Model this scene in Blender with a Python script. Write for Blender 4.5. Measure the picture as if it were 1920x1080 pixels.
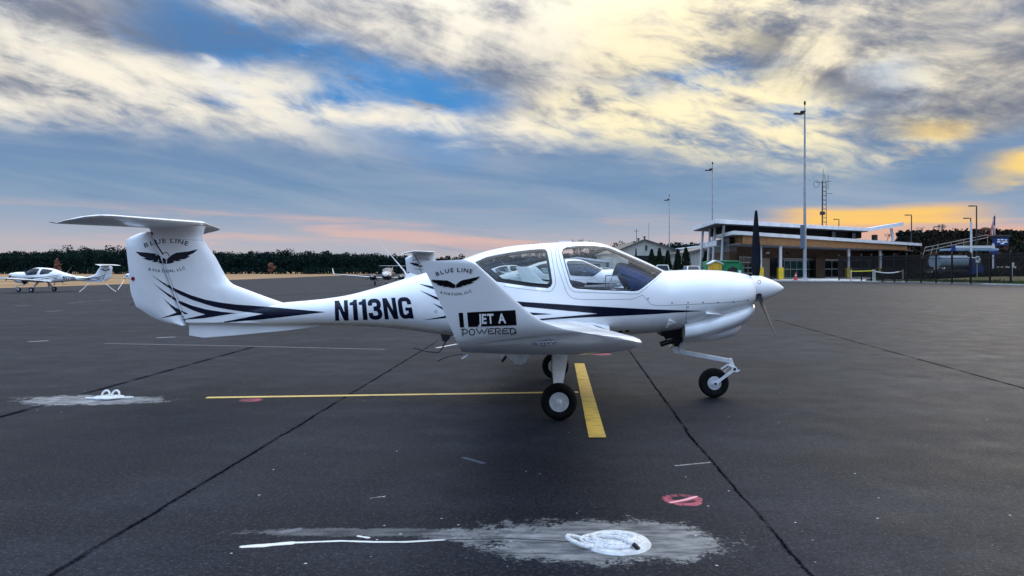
import bpy, bmesh, math, random
from mathutils import Vector, Matrix
from mathutils.bvhtree import BVHTree
R = math.radians
for o in list(bpy.data.objects):
    bpy.data.objects.remove(o)
SC = bpy.context.scene
COL = SC.collection
# ------------------------------------------------------------------ camera
F, HOR, CAMZ = 1442.0, 504.0, 1.59          # focal length and horizon in photo pixels, eye height
cam_d = bpy.data.cameras.new('camera')
cam_d.sensor_width = 36.0
cam_d.lens = 36.0 * F / 1920.0
cam_d.shift_y = -(540.0 - HOR) / 1920.0
cam_d.clip_start = 0.05
cam_d.clip_end = 6000
cam = bpy.data.objects.new('camera', cam_d)
COL.objects.link(cam)
cam.location = (0, 0, CAMZ)
cam.rotation_euler = (R(90), 0, 0)
SC.camera = cam
SC.render.resolution_x, SC.render.resolution_y = 1024, 576
SC.view_settings.view_transform = 'Standard'
SC.view_settings.look = 'None'
SC.view_settings.exposure = 0.0
SC.view_settings.gamma = 1.0
SC.view_settings.use_curve_mapping = False

# ------------------------------------------------------------------ node maths helper
class NT:
    def __init__(s, tree): s.t = tree
    def n(s, typ, **kw):
        nd = s.t.nodes.new(typ)
        for k, v in kw.items(): setattr(nd, k, v)
        return nd
    def put(s, sock, v):
        if isinstance(v, E): s.t.links.new(v.k, sock)
        elif isinstance(v, bpy.types.NodeSocket): s.t.links.new(v, sock)
        else: sock.default_value = v
    def m(s, op, *a, clamp=False):
        nd = s.n('ShaderNodeMath', operation=op, use_clamp=clamp)
        for i, v in enumerate(a): s.put(nd.inputs[i], v)
        return E(s, nd.outputs[0])
    def ss(s, x, lo, hi):
        nd = s.n('ShaderNodeMapRange', interpolation_type='SMOOTHSTEP')
        s.put(nd.inputs[0], x); s.put(nd.inputs[1], lo); s.put(nd.inputs[2], hi)
        return E(s, nd.outputs[0])
    def mix(s, f, a, b, blend='MIX'):
        nd = s.n('ShaderNodeMix', data_type='RGBA', blend_type=blend)
        s.put(nd.inputs[0], f)
        for i, c in ((6, a), (7, b)):
            s.put(nd.inputs[i], (*c, 1.0) if isinstance(c, (tuple, list)) and len(c) == 3 else c)
        return E(s, nd.outputs[2])
    def xyz(s, x, y, z):
        nd = s.n('ShaderNodeCombineXYZ')
        for i, v in enumerate((x, y, z)): s.put(nd.inputs[i], v)
        return E(s, nd.outputs[0])
    def sep(s, v):
        nd = s.n('ShaderNodeSeparateXYZ'); s.put(nd.inputs[0], v)
        return [E(s, o) for o in nd.outputs]
    def noise(s, vec, scale, detail=4.0, rough=0.55, dist=0.0, lac=2.0):
        nd = s.n('ShaderNodeTexNoise')
        s.put(nd.inputs['Vector'], vec)
        for k, v in (('Scale', scale), ('Detail', detail), ('Roughness', rough), ('Distortion', dist), ('Lacunarity', lac)):
            s.put(nd.inputs[k], v)
        return E(s, nd.outputs[0])
    def ramp(s, f, stops, interp='LINEAR'):
        nd = s.n('ShaderNodeValToRGB'); cr = nd.color_ramp; cr.interpolation = interp
        while len(cr.elements) < len(stops): cr.elements.new(0.5)
        for e, (p, c) in zip(cr.elements, stops):
            e.position = p; e.color = (*c, 1.0) if not isinstance(c, float) else (c, c, c, 1)
        s.put(nd.inputs[0], f)
        return E(s, nd.outputs[0])
class E:
    def __init__(s, g, k): s.g, s.k = g, k
    def __add__(s, o): return s.g.m('ADD', s, o)
    __radd__ = __add__
    def __mul__(s, o): return s.g.m('MULTIPLY', s, o)
    __rmul__ = __mul__
    def __sub__(s, o): return s.g.m('SUBTRACT', s, o)
    def __rsub__(s, o): return s.g.m('SUBTRACT', o, s)
    def __truediv__(s, o): return s.g.m('DIVIDE', s, o)
    def __abs__(s): return s.g.m('ABSOLUTE', s)
    def max(s, o): return s.g.m('MAXIMUM', s, o)
    def min(s, o): return s.g.m('MINIMUM', s, o)

# ------------------------------------------------------------------ sky and sun
SUN_AZ, SUN_EL = R(36), R(11)        # the sun stands to the right of the view behind cloud
def build_world():
    w = bpy.data.worlds.new('World'); SC.world = w; w.use_nodes = True
    g = NT(w.node_tree); g.t.nodes.clear()
    d = E(g, g.n('ShaderNodeTexCoord').outputs['Generated'])
    x, y, z = g.sep(d)
    h = g.m('SQRT', x * x + y * y + 1e-6)
    a0 = g.m('ARCTAN2', x, y)                       # azimuth from the view direction
    e0 = z / h                                      # tangent of elevation
    wv = g.xyz(x, y, z * 2.6)
    w1 = g.noise(wv, 3.0, 5, 0.55); w2 = g.noise(g.xyz(x + 4.1, y - 2.2, z * 2.6), 3.2, 5, 0.55)
    w3 = g.noise(g.xyz(x - 1.7, y + 3.3, z * 4.0), 11.0, 5, 0.6)
    a = a0 + (w1 - 0.5) * 0.16 + (w3 - 0.5) * 0.05
    e = e0 + (w2 - 0.5) * 0.10 + (w3 - 0.5) * 0.035
    def band(p, q, half, soft, ends=0.08, aa=a, ee=e):   # soft stripe between two photo directions
        def ae(u, v):
            t = math.atan((u - 960) / F); return t, (HOR - v) / F * math.cos(t)
        (x1, y1), (x2, y2) = ae(*p), ae(*q)
        L = math.hypot(x2 - x1, y2 - y1); tx, ty = (x2 - x1) / L, (y2 - y1) / L
        along = (aa - x1) * tx + (ee - y1) * ty
        off = abs((aa - x1) * (-ty) + (ee - y1) * tx)
        m = 1.0 - g.ss(off, half, half + soft)
        return m * g.ss(along, -ends, ends * 0.4) * (1.0 - g.ss(along, L - ends * 0.4, L + ends))
    sky = g.n('ShaderNodeTexSky', sky_type='NISHITA', sun_disc=False)
    sky.sun_elevation = SUN_EL; sky.sun_rotation = SUN_AZ
    sky.air_density = 1.0; sky.dust_density = 0.6; sky.ozone_density = 3.0
    clear = g.mix(1.0, E(g, sky.outputs[0]), (0.16, 0.16, 0.16), 'MULTIPLY')
    clear = g.mix(0.85, clear, (0.020, 0.225, 0.60))
    wide = g.ss(x * math.sin(SUN_AZ) + y * math.cos(SUN_AZ), -0.3, 0.75)
    toward = g.ss(x * math.sin(SUN_AZ) + y * math.cos(SUN_AZ), 0.72, 1.0)   # nearer the sun's azimuth
    # streaky high cloud: noise sheared along the wind
    sv = g.xyz(x * 1.05 + z * 0.6, z * 3.2 + x * 0.6, y * 0.6)
    st = g.noise(sv, 4.2, 10, 0.60, 0.35)
    puff = g.noise(g.xyz(x, y, z * 2.2), 5.0, 10, 0.60, 0.5)
    fine = g.noise(g.xyz(x * 1.05 + z * 0.4, z * 2.5 + x * 0.5, y), 15.0, 8, 0.62, 0.4)
    # low grey-blue stratus
    low = g.ramp(e0 + (w2 - 0.5) * 0.03, [(0.0, (.50, .47, .50)), (0.035, (.50, .47, .52)), (0.065, (.29, .385, .52)),
        (0.105, (.185, .305, .48)), (0.17, (.175, .275, .455)), (0.26, (.27, .30, .40)), (0.45, (.34, .36, .42))])
    lw = g.noise(g.xyz(x * 1.3 + z, z * 9.0 + x * 1.1, y * 0.7), 2.6, 8, 0.6, 0.4)
    low = g.mix(g.ss(lw, 0.42, 0.72) * 0.55, low, (.36, .44, .56)); low = g.mix(g.ss(1.0 - lw, 0.50, 0.72) * 0.35, low, (.105, .22, .42))
    # upper cloud: grey undersides, lit cream parts
    lit = g.ss(puff * 0.5 + st * 0.3 + fine * 0.2, 0.43, 0.62)
    grey = g.mix(g.ss(fine, 0.3, 0.7), (.20, .235, .32), (.43, .44, .48))
    cream = g.mix(wide, (.60, .76, .96), g.mix(toward, (.95, .89, .76), (1.02, .91, .67)))
    up = g.mix(lit, grey, cream)
    away = 1.0 - g.ss(x * math.sin(SUN_AZ) + y * math.cos(SUN_AZ), -0.6, 0.2)     # unseen cloud sheet drawn down opposite the sun to light the near side
    cover_hi = g.ss(e + away * 0.13, 0.145, 0.21)
    up = g.mix(away, up, g.mix(1.0, up, (0.80, 0.98, 1.22), 'MULTIPLY'))      # bluer light away from the sunset
    col = g.mix(cover_hi, low, up)
    # gaps of blue
    holes = band((300, 40), (640, 150), 0.018, 0.05).max(band((380, 125), (860, 215), 0.030, 0.05))
    holes = holes.max(band((640, 180), (905, 215), 0.018, 0.04))
    holes = holes.max(band((1195, 150), (1420, 125), 0.004, 0.03) * 0.75).max(band((1420, 235), (1640, 175), 0.004, 0.028) * 0.7)
    holes = holes.max(g.ss(puff, 0.60, 0.70) * g.ss(e0, 0.36, 0.5) * 0.5)
    holes = holes * g.ss(fine * 0.6 + (1.0 - st) * 0.5, 0.38, 0.56)
    col = g.mix(holes, col, clear)
    # the long cream edge of the cloud bank, and lit wisps
    rim = band((-250, 90), (560, 205), 0.020, 0.055, 0.2).max(band((430, 195), (1060, 268), 0.005, 0.030, 0.12))
    rim = rim * g.ss(st * 0.6 + fine * 0.4, 0.36, 0.58)
    col = g.mix(rim * 0.95, col, (1.0, .92, .76))
    wisp = band((365, 95), (380, 160), 0.002, 0.012, 0.01).max(band((375, 150), (440, 190), 0.002, 0.014, 0.02))
    col = g.mix(wisp * g.ss(fine, 0.3, 0.55) * 0.8, col, (.86, .86, .86))
    gold = band((1090, 215), (1560, 250), 0.020, 0.05, 0.1).max(band((1250, 150), (1500, 215), 0.012, 0.05, 0.1))
    gold = gold.max(band((1640, 265), (1800, 225), 0.010, 0.03, 0.06)).max(band((1120, 60), (1500, 40), 0.02, 0.06, 0.1) * 0.8)
    gold = gold * g.ss(fine * 0.55 + st * 0.45, 0.39, 0.57)
    col = g.mix(gold * 0.9, col, (1.12, .98, .62))
    hot = band((1880, 318), (2120, 290), 0.006, 0.022, 0.05).max(band((1700, 250), (1800, 232), 0.003, 0.02, 0.03) * 0.7)
    col = g.mix(hot, col, (1.05, .72, .22))
    dark = band((1400, 90), (1720, 190), 0.018, 0.05, 0.08).max(band((1650, 205), (1980, 135), 0.016, 0.045, 0.1)).max(band((1340, 10), (1700, 60), 0.006, 0.05, 0.1) * 0.7)
    dark = dark.max(band((180, 20), (560, 90), 0.01, 0.05, 0.1) * 0.6)
    col = g.mix(dark * g.ss(1.0 - puff, 0.38, 0.58) * 0.75, col, (.16, .178, .235))
    # pink strata and the orange glow low down
    pk = g.noise(g.xyz(x * 1.2, z * 16.0 + x * 0.6, y * 0.3), 3.0, 6, 0.55, 0.3)
    pink = g.ss(pk, 0.47, 0.68) * g.ss(e0, 0.004, 0.03) * (1.0 - g.ss(e0, 0.055, 0.085))
    col = g.mix(pink * 0.65, col, (.80, .50, .43))
    glow = band((1500, 408), (1800, 402), 0.0055, 0.011, 0.06, a0 + (w1 - 0.5) * 0.1, e0 + (w3 - 0.5) * 0.012 + (pk - 0.5) * 0.012)
    col = g.mix(glow * 0.95, col, g.mix(g.ss(pk, 0.35, 0.65), (.95, .50, .22), (1.0, .62, .16)))
    glow2 = band((1560, 438), (2000, 440), 0.004, 0.014, 0.08, a0, e0 + (pk - 0.5) * 0.01)
    col = g.mix(glow2 * 0.6, col, (.95, .47, .25))
    # clouded sky brightens towards the zenith, strengthened above the frame to fill the aeroplane
    sinel = g.m('MAXIMUM', z, 0.0)
    lum = 1.0 + g.ss(sinel, 0.25, 0.85) * SKY_ZEN
    bg = g.n('ShaderNodeBackground')
    g.put(bg.inputs[0], col); g.put(bg.inputs[1], lum * SKY_STR)
    out = g.n('ShaderNodeOutputWorld'); g.t.links.new(bg.outputs[0], out.inputs[0])
    w.cycles.sampling_method = 'MANUAL'; w.cycles.sample_map_resolution = 512
SKY_STR, SKY_ZEN = 1.0, 3.8
build_world()
sun_d = bpy.data.lights.new('sun', 'SUN'); sun_d.energy = 0.5; sun_d.angle = R(18); sun_d.color = (1.0, 0.90, 0.76)
sun = bpy.data.objects.new('sun', sun_d); COL.objects.link(sun)
sun.rotation_euler = (R(90) - SUN_EL, 0, -SUN_AZ + math.pi)
sun.location = (30, 40, 30)
# ------------------------------------------------------------------ mesh helpers
rnd = random.Random(7)
def px(u, v, Y):                       # photo pixel at a known distance -> world point
    return Vector(((u - 960) / F * Y, Y, CAMZ - (v - HOR) / F * Y))
def sstep(t, a, b):
    t = max(0.0, min(1.0, (t - a) / (b - a))); return t * t * (3 - 2 * t)
def gz(x, y):                          # the apron drains gently to the far left
    return -0.5 * sstep(y, 20, 105) * sstep(-x, -6, 22)
def gpt(u, v):                         # photo pixel on flat ground
    Y = CAMZ * F / (v - HOR); return Vector(((u - 960) / F * Y, Y, 0))
class MB:
    def __init__(s): s.v, s.f = [], []
    def add(s, vs, fs):
        b = len(s.v); s.v += [tuple(p) for p in vs]; s.f += [tuple(i + b for i in f) for f in fs]; return s
    def box(s, c, d, rz=0.0, taper=1.0, M=None):
        x, y, z = (k / 2 for k in d); vs = []
        for k in (-1, 1):
            t = taper if k > 0 else 1.0
            for a, b in ((-1, -1), (1, -1), (1, 1), (-1, 1)):
                vs.append(Vector((a * x * t, b * y * t, k * z)))
        Rm = Matrix.Rotation(rz, 3, 'Z') if M is None else M
        vs = [Rm @ p + Vector(c) for p in vs]
        return s.add(vs, [(3, 2, 1, 0), (4, 5, 6, 7), (0, 1, 5, 4), (1, 2, 6, 5), (2, 3, 7, 6), (3, 0, 4, 7)])
    def beam(s, p, q, w, h, up=(0, 0, 1), w2=None, h2=None):
        p, q = Vector(p), Vector(q); d = (q - p).normalized(); sd = d.cross(Vector(up))
        if sd.length < 1e-4: sd = d.cross(Vector((1, 0, 0)))
        sd.normalize(); u2 = sd.cross(d); vs = []
        for c, ww, hh in ((p, w, h), (q, w2 or w, h2 or h)):
            for a, b in ((-1, -1), (1, -1), (1, 1), (-1, 1)):
                vs.append(c + sd * a * ww / 2 + u2 * b * hh / 2)
        return s.add(vs, [(3, 2, 1, 0), (4, 5, 6, 7), (0, 1, 5, 4), (1, 2, 6, 5), (2, 3, 7, 6), (3, 0, 4, 7)])
    def tube(s, pts, r, n=8, closed=False, cap=True):
        pts = [Vector(p) for p in pts]; L = len(pts)
        rr = r if isinstance(r, (list, tuple)) else [r] * L
        rings = []; prev = None
        for i, p in enumerate(pts):
            if closed: d = pts[(i + 1) % L] - pts[i - 1]
            else: d = pts[min(i + 1, L - 1)] - pts[max(i - 1, 0)]
            d.normalize()
            if prev is None:
                prev = d.cross(Vector((0, 0, 1)))
                if prev.length < 1e-3: prev = d.cross(Vector((1, 0, 0)))
            prev = (prev - d * prev.dot(d)).normalized(); o = d.cross(prev)
            rings.append([p + (prev * math.cos(k * 2 * math.pi / n) + o * math.sin(k * 2 * math.pi / n)) * rr[i] for k in range(n)])
        return s.loft(rings, cap=cap and not closed, wrap=closed)
    def loft(s, rings, cap=True, wrap=False):
        n = len(rings[0]); vs = [p for r_ in rings for p in r_]; fs = []
        L = len(rings)
        for i in range(L if wrap else L - 1):
            j = (i + 1) % L
            for k in range(n):
                fs.append((i * n + k, i * n + (k + 1) % n, j * n + (k + 1) % n, j * n + k))
        if cap and not wrap:
            fs.append(tuple(range(n - 1, -1, -1))); fs.append(tuple((L - 1) * n + k for k in range(n)))
        return s.add(vs, fs)
    def lathe(s, c, axis, prof, n=24):          # prof: (distance along axis, radius)
        ax = Vector(axis).normalized(); o = ax.orthogonal().normalized(); w = ax.cross(o); c = Vector(c)
        rings = [[c + ax * t + (o * math.cos(k * 2 * math.pi / n) + w * math.sin(k * 2 * math.pi / n)) * max(r, 1e-4) for k in range(n)] for t, r in prof]
        return s.loft(rings)
    def prism(s, outline, d):                    # outline: 3D points, d: extrusion vector
        o = [Vector(p) for p in outline]; n = len(o); d = Vector(d)
        return s.add(o + [p + d for p in o], [tuple(range(n - 1, -1, -1)), tuple(range(n, 2 * n))] + [(k, (k + 1) % n, n + (k + 1) % n, n + k) for k in range(n)])
    def quad(s, a, b, c, d): return s.add([a, b, c, d], [(0, 1, 2, 3)])
    def build(s, name, mat, parent=None, smooth=False, bevel=0.0, recalc=True, sharp=40):
        me = bpy.data.meshes.new(name)
        bm = bmesh.new()
        vs = [bm.verts.new(p) for p in s.v]
        for f in s.f:
            try: bm.faces.new([vs[i] for i in f])
            except ValueError: pass
        if recalc: bmesh.ops.recalc_face_normals(bm, faces=bm.faces[:])
        bm.to_mesh(me); bm.free()
        return link(name, me, mat, parent, smooth, bevel, sharp)
def link(name, me, mat, parent=None, smooth=False, bevel=0.0, sharp=40):
    for m_ in (mat if isinstance(mat, (list, tuple)) else [mat]): me.materials.append(m_)
    if smooth:
        me.shade_smooth(); me.set_sharp_from_angle(angle=R(sharp))
    o = bpy.data.objects.new(name, me); COL.objects.link(o)
    if parent is not None: o.parent = parent
    if bevel:
        b = o.modifiers.new('bevel', 'BEVEL'); b.width = bevel; b.segments = 2; b.limit_method = 'ANGLE'; b.angle_limit = R(40)
    return o
def tag(o, label, cat, group=None):
    o['label'] = label; o['category'] = cat
    if group: o['group'] = group
    return o
def thing(name, label, cat, loc=(0, 0, 0), rz=0.0, group=None):
    o = bpy.data.objects.new(name, None); COL.objects.link(o); o.empty_display_size = 0.3
    o.location = loc; o.rotation_euler = (0, 0, rz)
    return tag(o, label, cat, group)
def struct(o): o['kind'] = 'structure'; return o
def stuff(o): o['kind'] = 'stuff'; return o
def copy_tree(o, parent=None, skip=()):
    c = o.copy(); COL.objects.link(c); c.parent = parent
    for ch in list(o.children):
        if ch.get('only_main') or ch in skip: continue
        copy_tree(ch, c, skip)
    return c
def pchip(xs, ys):                               # monotone cubic through the traced points
    n = len(xs); h = [xs[i + 1] - xs[i] for i in range(n - 1)]; dl = [(ys[i + 1] - ys[i]) / h[i] for i in range(n - 1)]
    m = [dl[0]] + [0 if dl[i - 1] * dl[i] <= 0 else 2 * dl[i - 1] * dl[i] / (dl[i - 1] + dl[i]) for i in range(1, n - 1)] + [dl[-1]]
    def f(x):
        i = 0
        while i < n - 2 and x > xs[i + 1]: i += 1
        t = (x - xs[i]) / h[i]; t = max(0, min(1, t))
        return ((1 + 2 * t) * (1 - t) ** 2 * ys[i] + t * (1 - t) ** 2 * h[i] * m[i] + t * t * (3 - 2 * t) * ys[i + 1] + t * t * (t - 1) * h[i] * m[i + 1])
    return f

# ------------------------------------------------------------------ materials
MATS = {}
def pmat(name, col, rough=0.5, metal=0.0, coat=0.0, var=0.08, scale=6.0, bump=0.0, bscale=60.0, spec=0.5, stretch=(1, 1, 1), col2=None, lo=0.35, hi=0.65, emit=0.0):
    m = bpy.data.materials.new(name); m.use_nodes = True; g = NT(m.node_tree); g.t.nodes.clear()
    bs = g.n('ShaderNodeBsdfPrincipled'); out = g.n('ShaderNodeOutputMaterial')
    g.t.links.new(bs.outputs[0], out.inputs[0])
    tc = g.n('ShaderNodeTexCoord').outputs['Object']
    mp = g.n('ShaderNodeMapping'); g.t.links.new(tc, mp.inputs[0]); mp.inputs['Scale'].default_value = stretch
    nz = g.noise(mp.outputs[0], scale, 6, 0.6)
    c2 = col2 or tuple(max(0, c * (1 - var)) for c in col)
    c1 = col if col2 else tuple(min(1, c * (1 + var * 0.5)) for c in col)
    g.put(bs.inputs['Base Color'], g.mix(g.ss(nz, lo, hi), c1, c2))
    g.put(bs.inputs['Roughness'], (nz - 0.5) * (0.25 * rough) + rough)
    bs.inputs['Metallic'].default_value = metal; bs.inputs['Coat Weight'].default_value = coat
    bs.inputs['Coat Roughness'].default_value = 0.06; bs.inputs['Specular IOR Level'].default_value = spec
    if emit: bs.inputs['Emission Color'].default_value = (*col, 1); bs.inputs['Emission Strength'].default_value = emit
    if bump:
        b = g.n('ShaderNodeBump'); b.inputs['Strength'].default_value = bump; b.inputs['Distance'].default_value = 0.01
        g.put(b.inputs['Height'], g.noise(mp.outputs[0], bscale, 4, 0.6)); g.t.links.new(b.outputs[0], bs.inputs['Normal'])
    MATS[name] = m; return m
def glass_mat(name, tint, gl=0.06):
    m = bpy.data.materials.new(name); m.use_nodes = True; g = NT(m.node_tree); g.t.nodes.clear()
    tr = g.n('ShaderNodeBsdfTransparent'); tr.inputs[0].default_value = (*tint, 1)
    gs = g.n('ShaderNodeBsdfGlossy'); gs.inputs['Roughness'].default_value = 0.02
    geo = g.n('ShaderNodeNewGeometry'); dt = g.n('ShaderNodeVectorMath', operation='DOT_PRODUCT')
    g.t.links.new(geo.outputs['Normal'], dt.inputs[0]); g.t.links.new(geo.outputs['Incoming'], dt.inputs[1])
    fr = g.m('POWER', 1.0 - abs(E(g, dt.outputs['Value'])), 5.0) * 0.6 + 0.03      # the same from either side of a thin pane
    nz = g.noise(g.n('ShaderNodeTexCoord').outputs['Object'], 3.0, 4, 0.6)
    mx = g.n('ShaderNodeMixShader'); g.put(mx.inputs[0], fr + nz * gl)
    g.t.links.new(tr.outputs[0], mx.inputs[1]); g.t.links.new(gs.outputs[0], mx.inputs[2])
    out = g.n('ShaderNodeOutputMaterial'); g.t.links.new(mx.outputs[0], out.inputs[0])
    MATS[name] = m; return m
WHITE = pmat('white_paint', (.80, .80, .80), 0.32, coat=0.6, var=0.05, scale=2.2)
GREYIN = pmat('cabin_lining', (.10, .10, .105), 0.8, var=0.2, scale=20)
NAVY = pmat('navy_vinyl', (.004, .006, .020), 0.25, var=0.3, spec=0.22)
BLACKV = pmat('black_vinyl', (.004, .004, .006), 0.4, var=0.2, spec=.15)
WHITEV = pmat('white_vinyl', (.78, .78, .78), 0.4, var=0.03)
SEAMM = pmat('panel_gap', (.16, .17, .20), 0.7, var=0.2, scale=40)
SEALM = pmat('window_seal_rubber', (.010, .010, .012), 0.4, var=0.2)
RUBBER = pmat('tyre_rubber', (.008, .008, .009), 0.8, var=0.3, scale=14, bump=0.3, bscale=120, spec=.12)
ALU = pmat('brushed_aluminium', (.66, .67, .69), 0.35, metal=0.35, var=0.15, scale=18)
GEARW = pmat('gear_white_paint', (.72, .73, .75), 0.38, coat=0.3, var=0.10, scale=9)
BLADE = pmat('propeller_blade_paint', (.006, .008, .014), 0.6, var=0.3, spec=.08)
DARKM = pmat('dark_metal', (.02, .02, .022), 0.45, metal=0.6, var=0.3, scale=20)
SHADE = pmat('navy_sunshade_cloth', (.004, .022, .085), 0.7, var=0.15, scale=3, spec=.12)
GLASS = glass_mat('canopy_glass', (.90, .92, .93), 0.02)
GLASSR = glass_mat('rear_window_glass', (.66, .71, .70), 0.03)
ROPE = pmat('white_rope', (.80, .80, .78), 0.85, var=0.2, scale=60, bump=0.5, bscale=180)
REDM = pmat('red_marking', (.42, .03, .03), 0.5)
# ------------------------------------------------------------------ the parked aeroplane (traced in its own frame: x forward, y away, z up)
PX0, PY0, YAW = 0.57, 9.6, R(2.5)
cy_, sy_ = math.cos(YAW), math.sin(YAW)
def loc(u, v, ay=0.0):                 # photo pixel on the plane's lengthwise section at lateral offset ay
    k = (u - 960) / F
    ax = (k * (PY0 + ay * cy_) - PX0 - ay * sy_) / (cy_ + k * sy_)
    Y = PY0 - ax * sy_ + ay * cy_
    return Vector((ax, ay, CAMZ - (v - HOR) / F * Y))
MLOC = Matrix.Translation((PX0, PY0, 0)) @ Matrix.Rotation(-YAW, 4, 'Z')
MINV = MLOC.inverted()
CAML = MINV @ Vector((0, 0, CAMZ))
def ray(u, v):
    return (MINV.to_3x3() @ Vector(((u - 960) / F, 1, -(v - HOR) / F))).normalized()
def bvh_of(mb): return BVHTree.FromPolygons([Vector(p) for p in mb.v], mb.f)
def se(c, n): return math.copysign(abs(c) ** (2.0 / n), c)
def body_loft(table, N=72, step=0.045, caps=True):
    rows = []
    for (u, vt, vb, hw, fz, nt, nb) in table:
        t = loc(u, vt, 0); b = loc(u, vb, -0.45 * hw)
        rows.append((t.x, t.z, b.z, hw, fz, nt, nb))
    rows.sort(); xs = [r_[0] for r_ in rows]
    fn = [pchip(xs, [r_[k] for r_ in rows]) for k in range(1, 7)]
    n = max(2, int((xs[-1] - xs[0]) / step)); st = sorted(set([xs[0] + (xs[-1] - xs[0]) * i / n for i in range(n + 1)] + xs))
    rings = []
    for x in st:
        zt, zb, hw, fz, nt, nb = (f(x) for f in fn); zc = zb + (zt - zb) * fz; ring = []
        for k in range(N):
            t = 2 * math.pi * k / N; c, s_ = math.cos(t), math.sin(t); e = nt if s_ >= 0 else nb
            ring.append(Vector((x, hw * se(c, e), zc + (zt - zc if s_ >= 0 else zc - zb) * se(s_, e))))
        rings.append(ring)
    m = MB(); m.loft(rings, cap=caps); return m
FUS = [ # u, top, bottom, half width, height of widest line, roundness above/below
 (352, 587, 609.5, .045, .5, 2, 2), (440, 577, 610.5, .085, .5, 2, 2), (529, 567.5, 611, .13, .5, 2, 2), (600, 561, 610.5, .17, .5, 2, 2),
 (648, 554, 611.5, .205, .5, 2.05, 2.1), (703, 540, 614, .26, .5, 2.1, 2.2), (749, 525.5, 618, .315, .49, 2.1, 2.3), (795, 512, 624, .375, .47, 2.15, 2.4),
 (835, 498, 630, .43, .45, 2.2, 2.5), (872, 484.5, 634, .485, .44, 2.2, 2.6), (913, 470.5, 636, .535, .43, 2.25, 2.7), (961, 461, 636, .565, .42, 2.3, 2.8),
 (1010, 456.5, 636, .58, .42, 2.3, 2.8), (1057, 454, 635, .58, .42, 2.3, 2.8), (1095, 453, 634, .58, .43, 2.3, 2.8), (1120, 455, 633, .575, .43, 2.3, 2.8),
 (1142, 461, 631, .57, .44, 2.3, 2.8), (1170, 473, 630, .565, .46, 2.3, 2.8), (1197, 485, 628, .56, .48, 2.35, 2.8), (1224, 497.5, 626, .55, .50, 2.4, 2.7),
 (1240, 505.5, 624, .54, .52, 2.5, 2.6), (1247, 507.6, 623, .535, .52, 2.55, 2.6), (1262, 507, 621, .525, .52, 2.55, 2.5), (1280, 506.2, 617, .515, .50, 2.5, 2.4), (1305, 505.8, 610, .495, .48, 2.5, 2.3),
 (1346, 507, 599, .45, .46, 2.4, 2.2), (1381, 511, 588.5, .385, .45, 2.3, 2.1), (1397, 514, 581, .335, .45, 2.2, 2), (1406, 518, 574, .28, .46, 2.1, 2), (1410.5, 525, 563, .18, .48, 2, 2)]
fus_mb = body_loft(FUS)
BV_F = bvh_of(fus_mb)
plane = thing('light_aircraft', 'white single-engine T-tail aeroplane N113NG with JET A POWERED on its winglet', 'aeroplane', (PX0, PY0, 0), -YAW)
def on_side(u, v, ay):                 # where a sight line meets the side, else the section at ay
    h = BV_F.ray_cast(CAML, ray(u, v))
    p = h[0] if h[0] is not None and ay is None else loc(u, v, ay if ay is not None else -0.5)
    return (p.x, p.z)
def inset(poly, d):                    # shrink a closed 2D outline towards its middle
    n = len(poly); out = []
    A = sum(poly[i][0] * poly[(i + 1) % n][1] - poly[(i + 1) % n][0] * poly[i][1] for i in range(n)); sg = 1 if A > 0 else -1
    for i in range(n):
        p0, p1, p2 = (Vector(poly[(i + k) % n]) for k in (-1, 0, 1))
        e1 = (p1 - p0).normalized(); e2 = (p2 - p1).normalized()
        n1 = Vector((-e1.y, e1.x)) * sg; n2 = Vector((-e2.y, e2.x)) * sg; b = (n1 + n2).normalized()
        out.append(tuple(p1 + b * (d / max(0.4, b.dot(n1)))))
    return out
def inside(p, poly):
    c = False; n = len(poly)
    for i in range(n):
        (x1, y1), (x2, y2) = poly[i], poly[i - 1]
        if (y1 > p[1]) != (y2 > p[1]) and p[0] < (x2 - x1) * (p[1] - y1) / (y2 - y1) + x1: c = not c
    return c
win_front = [on_side(u, v, a) for u, v, a in [(1053.5, 474, None), (1056, 467, None), (1062, 463.5, None), (1085, 461, None), (1115, 460.5, -.34), (1142, 465, -.20), (1170, 477, -.18), (1197, 488.8, -.17), (1224, 501, -.17), (1237, 507.3, -.18),  # white skin kept along the windscreen top, standing in for sky reflection
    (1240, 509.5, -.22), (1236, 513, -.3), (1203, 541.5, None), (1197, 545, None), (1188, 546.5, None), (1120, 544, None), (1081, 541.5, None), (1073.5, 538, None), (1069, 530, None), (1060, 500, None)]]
win_rear = [on_side(u, v, None) for u, v in [(890.5, 491.8), (911, 482.4), (951.5, 474), (992, 468.5), (1012.6, 466.8), (1021, 467.3), (1025.5, 471), (1029, 486), (1035, 523), (1035.6, 531), (1033, 537), (1027, 540.5), (992, 537.4), (931, 528.4)]]
in_front, in_rear = inset(win_front, 0.010), inset(win_rear, 0.026)
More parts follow.
